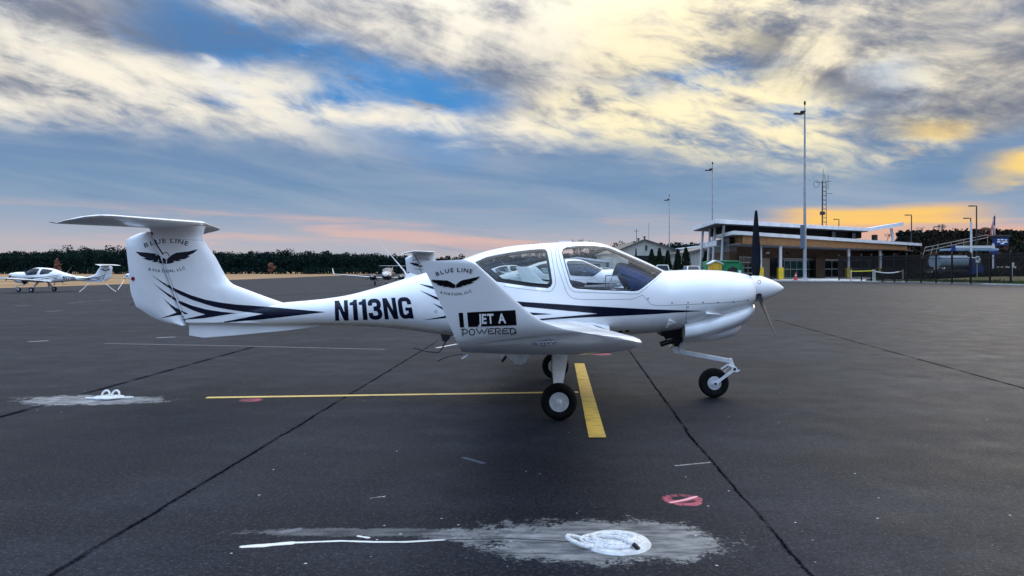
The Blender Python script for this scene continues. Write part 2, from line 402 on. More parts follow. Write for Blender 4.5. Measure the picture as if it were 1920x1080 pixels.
def cut_fuselage():
    bm = bmesh.new(); vs = [bm.verts.new(p) for p in fus_mb.v]
    for f in fus_mb.f: bm.faces.new([vs[i] for i in f])
    bmesh.ops.recalc_face_normals(bm, faces=bm.faces[:])
    for poly in (win_front, in_front, win_rear, in_rear):
        x0, x1 = min(p[0] for p in poly) - .02, max(p[0] for p in poly) + .02
        z0, z1 = min(p[1] for p in poly) - .02, max(p[1] for p in poly) + .02
        n = len(poly)
        for i in range(n):
            (ax, az), (bx, bz) = poly[i], poly[(i + 1) % n]
            ex0, ex1, ez0, ez1 = min(ax, bx) - .05, max(ax, bx) + .05, min(az, bz) - .05, max(az, bz) + .05
            fs = []
            for f in bm.faces:
                xs_ = [v.co.x for v in f.verts]; zs_ = [v.co.z for v in f.verts]
                if max(xs_) > ex0 and min(xs_) < ex1 and max(zs_) > ez0 and min(zs_) < ez1 and f.normal.length > 0: fs.append(f)
            geom = list({e for f in fs for e in f.edges} | {v for f in fs for v in f.verts}) + fs
            bmesh.ops.bisect_plane(bm, geom=geom, dist=1e-5, plane_co=(ax, 0, az), plane_no=Vector((bx - ax, 0, bz - az)).cross(Vector((0, 1, 0))).normalized())
    parts = {'body': [], 'gf': [], 'gr': [], 'sf': [], 'sr': []}
    for f in bm.faces:
        c = f.calc_center_median(); p = (c.x, c.z)
        if inside(p, in_front): parts['gf'].append(f)
        elif inside(p, win_front): parts['sf'].append(f)
        elif inside(p, in_rear): parts['gr'].append(f)
        elif inside(p, win_rear): parts['sr'].append(f)
        else: parts['body'].append(f)
    out = {}
    for k, fl in parts.items():
        m = MB(); idx = {}
        for f in fl:
            ids = []
            for v in f.verts:
                if v.index not in idx or True:
                    key = v
                    if key not in idx: idx[key] = len(m.v); m.v.append(tuple(v.co))
                    ids.append(idx[key])
            m.f.append(tuple(ids))
        out[k] = m
    bm.free(); return out
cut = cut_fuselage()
def side_split(m, sgn):                # one pane per side of the cabin
    o = MB(); ids = {}
    for f in m.f:
        if sgn * sum(m.v[i][1] for i in f) > 0:
            for i in f:
                if i not in ids: ids[i] = len(o.v); o.v.append(m.v[i])
            o.f.append(tuple(ids[i] for i in f))
    return o
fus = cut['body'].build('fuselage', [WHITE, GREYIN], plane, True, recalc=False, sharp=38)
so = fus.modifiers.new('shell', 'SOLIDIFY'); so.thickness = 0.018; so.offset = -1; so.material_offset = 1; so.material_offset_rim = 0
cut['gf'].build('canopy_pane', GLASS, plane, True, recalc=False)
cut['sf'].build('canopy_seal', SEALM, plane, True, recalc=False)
for sg in (-1, 1):
    p_ = side_split(cut['gr'], sg).build('rear_window', GLASSR, plane, True, recalc=False)
    side_split(cut['sr'], sg).build('window_seal', SEALM, p_, True, recalc=False)

# lower cowling and chin scoop
COWL2 = [(1274, 596, 642.5, .40, .55, 2.4, 2.6), (1300, 590, 638, .41, .5, 2.4, 2.5), (1335, 580, 629, .40, .48, 2.3, 2.3), (1365, 572, 620, .36, .48, 2.2, 2.2), (1388, 566, 610, .31, .48, 2.1, 2.1), (1402, 565, 598, .25, .48, 2, 2), (1410, 569, 585, .14, .5, 2, 2)]
CHIN = [(1274, 622, 643.5, .24, .5, 2.2, 2.4), (1310, 615, 641.5, .25, .5, 2.2, 2.4), (1345, 606, 637.5, .24, .5, 2.2, 2.3), (1370, 600, 632, .21, .5, 2.1, 2.1), (1380, 600, 625, .17, .5, 2, 2), (1386, 605, 617, .09, .5, 2, 2)]
cow_mb = body_loft(COWL2, 48, 0.04); chin_mb = body_loft(CHIN, 40, 0.04)
cow = cow_mb.build('lower_cowling', WHITE, plane, True); chin_mb.build('chin_scoop', WHITE, plane, True)
allbody = MB().add(fus_mb.v, fus_mb.f).add(cow_mb.v, cow_mb.f).add(chin_mb.v, chin_mb.f)
BV_ALL = bvh_of(allbody)

# ---- wings with blended winglets
def airfoil(n=15, t=0.12, camber=0.02):
    pts = []
    for i in range(2 * n):
        if i < n: c = 0.5 * (1 + math.cos(math.pi * i / n)); sg = 1
        else: c = 0.5 * (1 - math.cos(math.pi * (i - n) / n)); sg = -1
        th = 5 * t * (0.2969 * math.sqrt(max(c, 0)) - 0.126 * c - 0.3516 * c ** 2 + 0.2843 * c ** 3 - 0.1015 * c ** 4)
        pts.append((c, camber * 4 * c * (1 - c) + sg * th))
    return pts
def wing_rings(sections, n=15):        # (LE, TE, thickness, tilt of the thickness direction, camber)
    rings = []
    for LE, TE, t, tilt, cam_ in sections:
        ch = TE - LE; L = ch.length; up = Vector((0, -math.sin(tilt), math.cos(tilt)))
        up = (up - ch * up.dot(ch) / (L * L)).normalized()
        rings.append([LE + ch * c + up * (h * L) for c, h in airfoil(n, t, cam_)])
    return rings
def P3(x, y, z): return Vector((x, y, z))
def tipsec(lu, lv, tu, tv, ay, t, tilt, cam_=0.01): return (loc(lu, lv, ay), loc(tu, tv, ay), t, tilt, cam_)
def lerp_secs(secs, n):
    out = []
    for a_, b_ in zip(secs, secs[1:]):
        for i in range(n):
            f = i / n; out.append((a_[0].lerp(b_[0], f), a_[1].lerp(b_[1], f), *(a_[k] + (b_[k] - a_[k]) * f for k in (2, 3, 4))))
    return out + [secs[-1]]
tipA = tipsec(1197, 641, 866, 659, -5.15, .125, 0.0, .012)
wing_secs = lerp_secs([(P3(1.12 - PX0, -.40, .845), P3(-.46 - PX0, -.40, .80), .165, 0, .02), (P3(1.04 - PX0, -.75, .865), P3(-.38 - PX0, -.75, .825), .15, 0, .02),
    (P3(.96 - PX0, -2.0, .965), P3(-.35 - PX0, -2.0, .925), .14, 0, .02)], 4) + [tipA]
def cr(secs, n=5):                      # smooth (Catmull-Rom) path through the winglet sections
    out = []
    S = [secs[0]] + secs + [secs[-1]]
    for i in range(1, len(S) - 2):
        for j in range(n):
            t = j / n
            def q(k):
                p0, p1, p2, p3 = (S[i + d][k] for d in (-1, 0, 1, 2))
                return 0.5 * (2 * p1 + (p2 - p0) * t + (2 * p0 - 5 * p1 + 4 * p2 - p3) * t * t + (3 * p1 - p0 - 3 * p2 + p3) * t ** 3)
            out.append(tuple(q(k) for k in range(5)))
    return out + [secs[-1]]
wl = cr([tipA, tipsec(1203, 642, 866, 661, -5.42, .115, R(8)), tipsec(1172, 637, 865, 659, -5.60, .10, R(28)), tipsec(1108, 627, 863, 655, -5.71, .085, R(52)),
    tipsec(1046, 613, 860, 648, -5.77, .075, R(70)), tipsec(1004, 594, 853, 633, -5.81, .07, R(80)), tipsec(960, 557, 838, 598, -5.85, .065, R(83)),
    tipsec(912, 513, 808, 529, -5.90, .06, R(83)), tipsec(892, 495, 791, 497, -5.92, .055, R(83)), tipsec(874, 486.5, 787, 490.5, -5.925, .04, R(83))], 5)
for sg in (1, -1):
    def mir(rings): return [[Vector((p.x, p.y * sg, p.z)) for p in r_] for r_ in rings]
    wm = MB().loft(mir(wing_rings(wing_secs)))
    wo = wm.build('wing', WHITE, plane, True, sharp=50)
    lm = MB().loft(mir(wing_rings(wl)))
    lo_ = lm.build('winglet', WHITE, wo, True, sharp=50)
    if sg == 1: WING_MB, WLET_MB, WING_O, WLET_O = wm, lm, wo, lo_
    # flap hinge fairings and stall strips under the wing
    for yy, xx in ((-1.35, -.45),):
        z = .80 + (-yy - .4) * .085
        MB().lathe((xx - PX0 + .32, yy * sg, z - .045), (-1, 0, 0.06), [(0, .003), (.06, .022), (.2, .03), (.36, .022), (.44, .004)], 12).build('flap_hinge_fairing', WHITE, wo, True)
    # wing root fillet
    fil = [[Vector((x, sg * -(.42 + .20 * k), z_ + (.11 * (1 - k) ** 2))) for k in (0, .25, .5, .75, 1)] for x, z_ in ((.60, .87), (.42, .935), (.2, .955), (-.15, .93), (-.5, .885), (-.95, .83))]
    m = MB(); n5 = 5; m.v = [tuple(p) for r_ in fil for p in r_]
    m.f = [(i * n5 + k, i * n5 + k + 1, (i + 1) * n5 + k + 1, (i + 1) * n5 + k) for i in range(len(fil) - 1) for k in range(n5 - 1)]
    fo = m.build('root_fillet', WHITE, wo, True)
BV_WL = bvh_of(WLET_MB)
# navigation light on the winglet root
lensM = glass_mat('lens_plastic', (.85, .87, .9), 0.2)
def hit(bv, u, v):
    h = bv.ray_cast(CAML, ray(u, v)); return h
def light_at(sg):
    h = hit(BV_WL, 1021, 642)
    c, nrm = h[0], h[1]
    if nrm.dot(CAML - c) < 0: nrm = -nrm
    c = Vector((c.x, c.y * sg, c.z)); nrm = Vector((nrm.x, nrm.y * sg, nrm.z))
    fw = (Vector((1, 0, .03)) - nrm * nrm.dot(Vector((1, 0, .03)))).normalized(); upv = nrm.cross(fw)
    def ell(a, b, d, n=20, rows=5, off=0):
        rings = []
        for j in range(rows + 1):
            ph = j / rows * math.pi / 2
            rings.append([c + nrm * (off + d * math.sin(ph)) + (fw * a * math.cos(t_) + upv * b * math.sin(t_)) * max(math.cos(ph), .02) for t_ in [2 * math.pi * k / n for k in range(n)]])
        return MB().loft(rings)
    base = ell(.074, .027, .006, off=-.004).build('navigation_light', pmat('chrome', (.72, .74, .76), .12, metal=1.0) if 'chrome' not in MATS else MATS['chrome'], WLET_O if sg == 1 else lo_, True)
    ell(.064, .021, .016, off=.002).build('lens', lensM, base, True)
    m = MB()
    for k in range(4): m.box(c + nrm * .006 + fw * (-.03 + .02 * k), (.011, .008, .017 - .003 * (k % 2)))
    m.build('lamp', ALU, base)
light_at(1); light_at(-1)

# ---- fin, rudder, tailplane
def plin(xs, ys):
    def f(x):
        for i in range(len(xs) - 1):
            if x <= xs[i + 1]: return ys[i] + (ys[i + 1] - ys[i]) * (x - xs[i]) / (xs[i + 1] - xs[i])
        return ys[-1]
    return f
def hinge(v): return 285 + 0.3886 * (v - 435)
def vt_rows(rows, T):                   # rows: (v, aft u, fwd u, half thickness aft, half thickness fwd, blunt front?)
    rings = []
    for v, ua, uf, ta, tf, tm in rows:
        A, B = loc(ua, v), loc(uf, v); n = 12; ring = []
        for sg in (1, -1):
            for i in range(n + 1):
                t = i / n if sg == 1 else 1 - i / n
                th = (ta * (1 - t) + tm * t) if tf is None else None
                w_ = ta + (tm - ta) * math.sin(min(1, t / .55) * math.pi / 2) if t < .55 else tm * math.sqrt(max(0, 1 - ((t - .55) / .45) ** 2)) + tf
                p = A.lerp(B, t); ring.append(Vector((p.x, -sg * w_, p.z)))
        rings.append(ring)
    return MB().loft(rings)
finLE = pchip([425, 431, 444, 482, 523, 533, 540, 548, 558, 567, 572, 577, 590], [386, 383, 381, 404, 427, 437, 455, 476, 503, 529, 543, 552, 556])
fin_mb = vt_rows([(v, hinge(v) + 0.9, finLE(v), .042 + .025 * sstep(v, 440, 560), .002, .058 + .03 * sstep(v, 480, 575) + .05 * sstep(440 - v, 0, 15)) for v in
    (424, 428, 433, 440, 450, 465, 482, 500, 515, 523, 528, 533, 537, 541, 546, 552, 558, 564, 570, 576, 584, 594, 604)], 0)
fin = fin_mb.build('fin', WHITE, plane, True, sharp=50)
rudTE = plin([434.5, 437, 443, 450, 488, 526, 545, 556, 574, 590, 604, 609.5], [281, 262, 248, 235, 239.5, 243.5, 246, 248, 255, 279, 301, 335])
rud_mb = vt_rows([(v, rudTE(v), hinge(v) - 0.9, .004, .004, .040 + .025 * sstep(v, 440, 560)) for v in (434.5, 437, 440, 443, 446.5, 450, 465, 482, 500, 515, 526, 540, 556, 565, 574, 582, 590, 597, 604, 609.5)], 0)
rud = rud_mb.build('rudder', WHITE, plane, True, sharp=50)
tabm = MB().prism([loc(u, v) + Vector((0, -.006, 0)) for u, v in [(243.2, 527), (250, 527), (256, 556), (248, 556), (245, 545)]], (0, .012, 0)); tabm.build('trim_tab', WHITE, rud)
wk = MB().tube([loc(252, 568), loc(247, 570.5), loc(243, 573)], .003, 5); wk.build('static_wick', DARKM, rud)
tl = MB().lathe(loc(251.5, 522.5) + Vector((0, -.03, 0)), (0, 1, 0), [(0, .026), (.06, .026)], 16).build('tail_light', REDM, rud, True)
MB().lathe(loc(251.5, 522.5) + Vector((0, -.034, 0)), (0, 1, 0), [(0, .013), (.004, .013)], 12).build('lens', DARKM, tl, True)
vent = MB().prism([loc(u, v) + Vector((0, -.012, 0)) for u, v in [(355, 608), (355, 629), (383, 633.5), (440, 629), (546, 619), (600, 611.5), (600, 606)]], (0, .024, 0))
vent.build('ventral_fin', WHITE, plane, bevel=.006)
zq = loc(384, 418); rootLE = zq; rootTE = loc(272, 427)
def hts(ay, lu, lv, tu, tv, t, cam_=-.01): return (loc(lu, lv, ay), loc(tu, tv, ay), t, 0, cam_)
mLE, mTE = loc(214, 404.5, -1.38), loc(112, 419.5, -1.42)
secs = [(Vector((rootLE.x, 0, rootLE.z)), Vector((rootTE.x, 0, rootTE.z)), .105, 0, 0)]
for f in (.12, .35, .6, .85): secs.append((rootLE.lerp(mLE, f), rootTE.lerp(mTE, f), .105 - .01 * f, 0, 0))
secs += [(mLE, mTE, .095, 0, 0), hts(-1.50, 188, 403.8, 106, 419.5, .085), hts(-1.58, 160, 406, 102, 419.5, .075), hts(-1.65, 120, 413.5, 100, 419.5, .06)]
full = [(Vector((a.x, -a.y, a.z)), Vector((b.x, -b.y, b.z)), t, 0, c) for a, b, t, _, c in reversed(secs[1:])] + secs
# tailplane (front 62 %) and drooping elevator (rear 38 %) as two lofts
def split_rings(sections, c0, c1):
    rings = []
    for LE, TE, t, tilt, cm in sections:
        ch = TE - LE; L = ch.length; up = Vector((-ch.z, 0, ch.x)); up = (up if up.z > 0 else -up).normalized()
        pts = [(c, h) for c, h in airfoil(20, t, cm)]
        prof = sorted({round(c, 5) for c, _ in pts} | {c0, c1}); prof = [c for c in prof if c0 <= c <= c1]
        def th(c): return 5 * t * (0.2969 * math.sqrt(max(c, 0)) - 0.126 * c - 0.3516 * c ** 2 + 0.2843 * c ** 3 - 0.1015 * c ** 4)
        rings.append([LE + ch * c + up * (th(c) * L) for c in prof] + [LE + ch * c - up * (th(c) * L) for c in reversed(prof)])
    return rings
hs = MB().loft(split_rings(full, 0.0, .62)).build('tailplane', WHITE, plane, True, sharp=50)
el = MB().loft(split_rings(full, .628, 1.0)).build('elevator', WHITE, plane, True, sharp=50)
for sg in (-1, 1):
    for f in (0, .05):
        p = loc(104 + f * 60, 418.5, -1.63); MB().tube([Vector((p.x, p.y * sg, p.z)), Vector((p.x - .07, p.y * sg, p.z + .012))], .0025, 5).build('static_wick', DARKM, el)
BV_T = bvh_of(MB().add(fin_mb.v, fin_mb.f).add(rud_mb.v, rud_mb.f).add(fus_mb.v, fus_mb.f))

# ---- spinner and propeller
hub = loc(1417, 541); tipp = loc(1469.5, 540.5)
ln = (tipp - hub).length; axis = (tipp - hub).normalized()
spn = MB().lathe(hub, axis, [(-.062, .02), (-.060, .150), (-.03, .163), (0, .164), (.05, .158), (.10, .145), (.16, .120), (.22, .092), (.28, .060), (ln - .02, .024), (ln - .004, .010), (ln, .001)], 36).build('spinner', WHITE, plane, True, sharp=60)
MB().lathe(hub, axis, [(-.085, .02), (-.084, .135), (-.066, .135), (-.065, .02)], 28).build('backplate', DARKM, spn, True)
def blade(ang):
    rad = Vector((0, -math.sin(ang), math.cos(ang))); tan = axis.cross(rad).normalized(); rings = []
    for r_, ch, tw, th in ((.06, .06, 62, .05), (.13, .065, 58, .045), (.20, .105, 50, .035), (.32, .135, 44, .024), (.48, .125, 40, .018), (.65, .100, 38, .014), (.80, .075, 36, .011), (.90, .055, 35, .009), (.945, .042, 35, .007), (.965, .022, 35, .004)):
        t = R(tw); d = tan * math.cos(t) + axis * math.sin(t); nrm = d.cross(rad).normalized()
        rings.append([hub + rad * r_ + d * (ch * .5 * math.cos(a)) + nrm * (th * .5 * math.sin(a)) for a in [2 * math.pi * k / 14 for k in range(14)]])
    return MB().loft(rings)
for k, a in enumerate((R(1), R(122), R(242))):
    b_ = blade(a).build('propeller_blade', BLADE, plane, True)
    rad = Vector((0, -math.sin(a), math.cos(a)))
    MB().lathe(hub + rad * .10, rad, [(0, .05), (.055, .042), (.062, .03)], 16).build('blade_cuff', DARKM, b_, True)

# ---- landing gear
def wheel(par, c, r_, w_, q=.52):
    c = Vector(c)
    prof = [(-.36, q), (-.47, q + .06), (-.5, .80), (-.43, .92), (-.27, .985), (0, 1.0), (.27, .985), (.43, .92), (.5, .80), (.47, q + .06), (.36, q)]
    ty = MB().lathe(c, (0, 1, 0), [(a * w_, b * r_) for a, b in prof], 44).build('tyre', RUBBER, par, True, sharp=60)
    MB().lathe(c, (0, 1, 0), [(-.40 * w_, q * r_ * 1.03), (-.44 * w_, q * r_ * 1.02), (-.45 * w_, q * r_ * .95), (-.36 * w_, q * r_ * .88), (-.31 * w_, q * r_ * .80), (-.33 * w_, q * r_ * .55), (-.30 * w_, q * r_ * .45),
        (.30 * w_, q * r_ * .45), (.31 * w_, q * r_ * .8), (.36 * w_, q * r_ * .88), (.45 * w_, q * r_ * .95), (.44 * w_, q * r_ * 1.02), (.40 * w_, q * r_ * 1.03)], 36).build('rim', ALU, ty, True, sharp=25)
    hb = MB().lathe(c, (0, 1, 0), [(-.46 * w_, .004), (-.46 * w_, q * r_ * .16), (-.42 * w_, q * r_ * .22), (-.40 * w_, q * r_ * .36), (-.28 * w_, q * r_ * .42), (.28 * w_, q * r_ * .42), (.46 * w_, .004)], 20)
    h = hb.build('hub', GEARW, ty, True, sharp=25)
    for k in range(3):
        a = 2 * math.pi * k / 3 + .5; MB().lathe(c + Vector((math.cos(a) * q * .68 * r_, -.335 * w_, math.sin(a) * q * .68 * r_)), (0, 1, 0), [(-.008, .004), (-.008, .011), (.008, .012)], 8).build('wheel_bolt', DARKM, ty, True)
    return ty
WX = loc(1048, 755, -1.49).x
for sg in (-1, 1):
    gx = thing_part = None
    leg = MB()
    pts = [(WX + .05, .40, .80, .19), (WX + .045, .62, .74, .185), (WX + .02, 1.00, .53, .15), (WX - .005, 1.28, .345, .105), (WX - .01, 1.36, .27, .085), (WX - .008, 1.385, .20, .085)]
    rings = []
    for x, s_, z, w_ in pts:
        rings.append([Vector((x - w_ / 2, sg * s_ - .010, z)), Vector((x - w_ / 2 + .012, sg * s_ - .017, z - .006)), Vector((x + w_ / 2 - .012, sg * s_ - .017, z - .006)), Vector((x + w_ / 2, sg * s_ - .010, z)),
                      Vector((x + w_ / 2, sg * s_ + .010, z + .01)), Vector((x + w_ / 2 - .012, sg * s_ + .017, z + .014)), Vector((x - w_ / 2 + .012, sg * s_ + .017, z + .014)), Vector((x - w_ / 2, sg * s_ + .010, z + .01))])
    lg = leg.loft(rings).build('main_gear_leg', GEARW, plane, True, sharp=35)
    MB().lathe((WX, sg * 1.36, .19), (0, sg, 0), [(0, .022), (.10, .022)], 12).build('axle', ALU, lg, True)
    MB().box((WX + .05, sg * 1.405, .235), (.07, .035, .06)).build('brake_caliper', DARKM, lg, bevel=.006)
    MB().tube([(WX - .06, sg * .62, .70), (WX - .075, sg * .95, .50), (WX - .055, sg * 1.3, .30), (WX + .03, sg * 1.40, .25)], .006, 6).build('brake_hose', DARKM, lg, True)
    wheel(plane, (WX, sg * 1.49, .193), .193, .15)
rg = MB().tube([Vector((WX - .03 + .035 * math.cos(t), -.72, .68 + .035 * math.sin(t))) for t in [2 * math.pi * k / 20 for k in range(20)]], .006, 6, closed=True).build('tie_down_ring', ALU, plane, True)
NW = loc(1338, 712, 0); NW = Vector((NW.x, 0, .182))
knee = loc(1262, 657); top1 = loc(1271, 640); kend = loc(1370, 677); fork = loc(1374, 692)
ns = MB()
ns.beam(loc(1258, 648), knee + Vector((.02, 0, 0)), .06, .10, (0, 1, 0)); ns.beam(knee, kend, .055, .085, (0, 1, 0), .055, .07)
ns.beam(kend + Vector((-.02, 0, .03)), fork, .06, .06, (0, 1, 0))
ns.beam(loc(1276, 641), loc(1276, 661), .05, .11, (0, 1, 0))
nl = ns.build('nose_gear_strut', GEARW, plane, bevel=.008)
MB().lathe(fork + Vector((0, -.09, .01)), (0, 1, 0), [(0, .035), (.18, .035)], 16).build('pivot', GEARW, nl, True)
MB().lathe(fork + Vector((0, -.10, .01)), (0, 1, 0), [(0, .018), (.20, .018)], 12).build('pivot_bolt', DARKM, nl, True)
for sg in (-1, 1):
    fm = MB(); a_ = fork + Vector((0, sg * .085, .01)); b_ = NW + Vector((0, sg * .095, 0))
    fm.beam(a_ + Vector((0, 0, .012)), b_ + Vector((0, 0, .012)), .014, .02, (0, 1, 0)); fm.beam(a_ - Vector((0, 0, .012)), b_ - Vector((0, 0, .012)), .014, .02, (0, 1, 0))
    fm.lathe(b_ + Vector((0, -.012, 0)), (0, 1, 0), [(0, .028), (.024, .028)], 14); fm.lathe(a_ + Vector((0, -.012, 0)), (0, 1, 0), [(0, .034), (.024, .034)], 14)
    fm.build('fork_arm', GEARW, nl, True, sharp=30)
    MB().lathe(b_ + Vector((0, sg * .014, 0)), (0, sg, 0), [(0, .016), (.01, .016)], 8).build('axle_nut', DARKM, nl, True)
MB().tube([loc(1372, 688, -.05), loc(1364, 684, -.05), loc(1352, 692, -.05)], .012, 8).build('shimmy_damper', GEARW, nl, True)
MB().tube([fork + Vector((.02, -.1, -.02)), fork + Vector((.06, -.1, .0))], .008, 6).build('tow_lug', GEARW, nl, True)
wheel(plane, NW, .182, .125, .45)
# exhaust and nose gear well
MB().tube([loc(1278, 634, -.14), loc(1255, 640, -.14), loc(1238, 646, -.14)], .032, 12).build('exhaust_pipe', DARKM, plane, True)
MB().tube([loc(1282, 629, -.17), loc(1250, 637, -.17)], .011, 8).build('engine_mount_tube', pmat('bronze_tube', (.30, .24, .17), .4, metal=.7), plane, True)
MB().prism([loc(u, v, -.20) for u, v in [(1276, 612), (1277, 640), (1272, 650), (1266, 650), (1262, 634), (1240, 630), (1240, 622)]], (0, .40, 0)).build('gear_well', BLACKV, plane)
MB().prism([loc(u, v, -.10) for u, v in [(1237, 618), (1252, 618), (1262, 640), (1252, 642)]], (0, .04, 0)).build('well_bracket', DARKM, plane)
# step, belly antennas, exterior furniture
st_ = MB().tube([loc(843, 634, -.3), loc(836, 640, -.3), loc(828, 655, -.3), (loc(822, 661, -.3)), loc(800, 659, -.3), loc(775, 652, -.3)], .008, 6).build('boarding_step', DARKM, plane, True)
MB().prism([loc(u, v, -.32) for u, v in [(826, 627), (846, 629), (840, 637), (833, 641), (829, 638)]], (0, .05, 0)).build('step_mount', DARKM, plane)
for ay in (0.0,):
    MB().prism([loc(u, v, ay - .012) for u, v in [(953, 640), (985, 640), (990, 668), (986, 680), (978, 684), (966, 683), (957, 672)]], (0, .024, 0)).build('belly_antenna', GEARW, plane, bevel=.006)
MB().prism([loc(u, v, -.4) for u, v in [(932, 645), (945, 645), (946, 668), (941, 676)]], (0, .03, 0)).build('flap_lever', GEARW, plane)
MB().tube([loc(949, 668, -.42), loc(941, 678, -.42)], .018, 8).build('flap_rod', DARKM, plane, True)
MB().tube([loc(868, 664, -5.3), loc(850, 666, -5.3), loc(835, 670, -5.3), loc(820, 677, -5.3)], .0035, 6).build('static_wick', DARKM, WING_O, True)
MB().tube([loc(879, 665, -5.0), loc(866, 673, -5.0)], [.008, .004], 6).build('static_wick', GEARW, WING_O, True)
wa = MB().tube([loc(764, 521, 0), loc(758, 508, 0), loc(735, 481, 0), loc(710, 453, 0)], [.014, .010, .005, .0022], 7).build('whip_antenna', GEARW, plane, True)
MB().prism([loc(u, v, -.02) for u, v in [(757, 524), (764, 513.5), (768, 512), (782, 516), (790, 514.5)]], (0, .04, 0)).build('antenna_base', WHITE, wa, bevel=.008)
MB().box(loc(1060, 453.4, 0), (.16, .05, .014)).build('roof_antenna', GEARW, plane, bevel=.005)
for u, v in ((1163, 622), (1176, 620.5)):
    h = hit(BV_F, u, v)
    if h[0] is not None: MB().lathe(h[0] - h[1] * .01, h[1], [(0, .026), (.014, .026), (.018, .018)], 12).build('drain_boss', DARKM, plane, True)
# ---- cabin
MB().box((loc(1040, 560, 0).x, 0, 1.06), (2.2, .98, .04)).build('cabin_floor', GREYIN, plane)
def seat(x, y):
    s_ = MB(); s_.box((x, y, 1.14), (.46, .42, .10)); o = s_.build('seat', pmat('seat_leather', (.20, .20, .21), .6, var=.2) if 'seat_leather' not in MATS else MATS['seat_leather'], plane, bevel=.03)
    MB().prism([Vector((x - .20, y - .21, 1.14)), Vector((x - .10, y - .21, 1.14)), Vector((x - .20, y - .21, 1.36)), Vector((x - .29, y - .21, 1.36))], (0, .42, 0)).build('backrest', MATS['seat_leather'], o, bevel=.02)
for x in (.55 - PX0 + .35, -.62 - PX0 + .35):
    for y in (-.24, .24): seat(x, y)
prof = [(1158, 497), (1160, 493), (1165, 492), (1175, 494), (1190, 498.5), (1210, 507), (1226, 514), (1229, 517), (1214, 532), (1200, 542), (1190, 546), (1184, 543), (1175, 529), (1166, 512)]
rings = []
for ay in [-.44 + .88 * i / 12 for i in range(13)]:
    dz = -.16 * (abs(ay) / .44) ** 2.5; dx = -.03 * (abs(ay) / .44) ** 2
    rings.append([Vector((p.x + dx, ay, p.z + (dz if i < 8 else 0))) for i, p in enumerate(loc(u, v, -.1) for u, v in prof)])
MB().loft(rings).build('glare_shield_cover', SHADE, plane, True, sharp=50)
for ay, off in ((-.26, 0), (.22, -11)):
    pts = [(1146, 541), (1146.5, 521), (1150, 518.5), (1170, 518.5), (1181, 527), (1187, 535.5), (1185.5, 542), (1178, 544), (1150, 543)]
    P = [loc(u + off, v - (1.5 if off else 0), ay) for u, v in pts]
    sm = []
    for i in range(len(P)):
        for t in (0, .33, .66):
            p0, p1, p2, p3 = P[i - 1], P[i], P[(i + 1) % len(P)], P[(i + 2) % len(P)]
            sm.append(0.5 * (2 * p1 + (p2 - p0) * t + (2 * p0 - 5 * p1 + 4 * p2 - p3) * t * t + (3 * p1 - p0 - 3 * p2 + p3) * t ** 3))
    MB().tube(sm, .0065, 6, closed=True).build('control_hoop', ALU, plane, True)
    MB().tube([loc(1155 + off, 543, ay), loc(1157 + off, 560, ay)], .012, 8).build('control_stick', DARKM, plane, True)
# ------------------------------------------------------------------ lettering and stripes laid on the skin
from mathutils.geometry import tessellate_polygon
GLYPH = {}
def glyph(ch, bold):
    k = (ch, bold)
    if k not in GLYPH:
        cu = bpy.data.curves.new('glyph', 'FONT'); cu.body = ch; cu.offset = bold; cu.resolution_u = 4
        o = bpy.data.objects.new('glyph', cu); COL.objects.link(o)
        me = o.to_mesh(); vs = [(v.co.x, v.co.y) for v in me.vertices]; fs = [tuple(p.vertices) for p in me.polygons]
        o.to_mesh_clear()
        x0 = min((v[0] for v in vs), default=0); x1 = max((v[0] for v in vs), default=.3)
        bpy.data.objects.remove(o); bpy.data.curves.remove(cu)
        GLYPH[k] = (vs, fs, x0, x1)
    return GLYPH[k]
CAPH = 0.0
def text_layout(s, bold=0.0, track=0.06):
    global CAPH
    if not CAPH: CAPH = max(v[1] for v in glyph('E', 0.0)[0])
    x = 0; out = []
    for c in s:
        if c == ' ': x += .34; continue
        vs, fs, x0, x1 = glyph(c, bold); out.append((c, x, x0, x1)); x += (x1 - x0) + track
    return out, x - track
def text_quad(s, q, bold=0.0, track=0.06):
    """letters fitted into a pixel quad: bottom-left, bottom-right, top-right, top-left"""
    lay, W = text_layout(s, bold, track); V, Fc = [], []
    bl, br, tr, tl = (Vector(p) for p in q)
    for c, x, x0, x1 in lay:
        vs, fs, _, _ = glyph(c, bold); b = len(V)
        for vx, vy in vs:
            a, t = (x + vx - x0) / W, vy / CAPH
            V.append(bl.lerp(br, a).lerp(tl.lerp(tr, a), t))
        Fc += [tuple(i + b for i in f) for f in fs]
    return V, Fc
def text_arc(s, p0, pm, p1, h, bold=0.0, track=0.10):
    """letters along a parabola of baseline points p0, pm (middle), p1; h = letter height in pixels"""
    lay, W = text_layout(s, bold, track); V, Fc = [], []
    p0, pm, p1 = Vector(p0), Vector(pm), Vector(p1); c_ = pm * 2 - (p0 + p1) / 2
    L = (p1 - p0).length; sx = L / W
    for c, x, x0, x1 in lay:
        vs, fs, _, _ = glyph(c, bold); b = len(V); t = (x + (x1 - x0) / 2) / W
        q = p0 * (1 - t) ** 2 + c_ * 2 * t * (1 - t) + p1 * t * t; d = ((c_ - p0) * (1 - t) + (p1 - c_) * t).normalized(); n = Vector((d.y, -d.x))
        for vx, vy in vs:
            V.append(q + d * ((vx - (x0 + x1) / 2) * sx) + n * (vy / CAPH * h))
        Fc += [tuple(i + b for i in f) for f in fs]
    return V, Fc
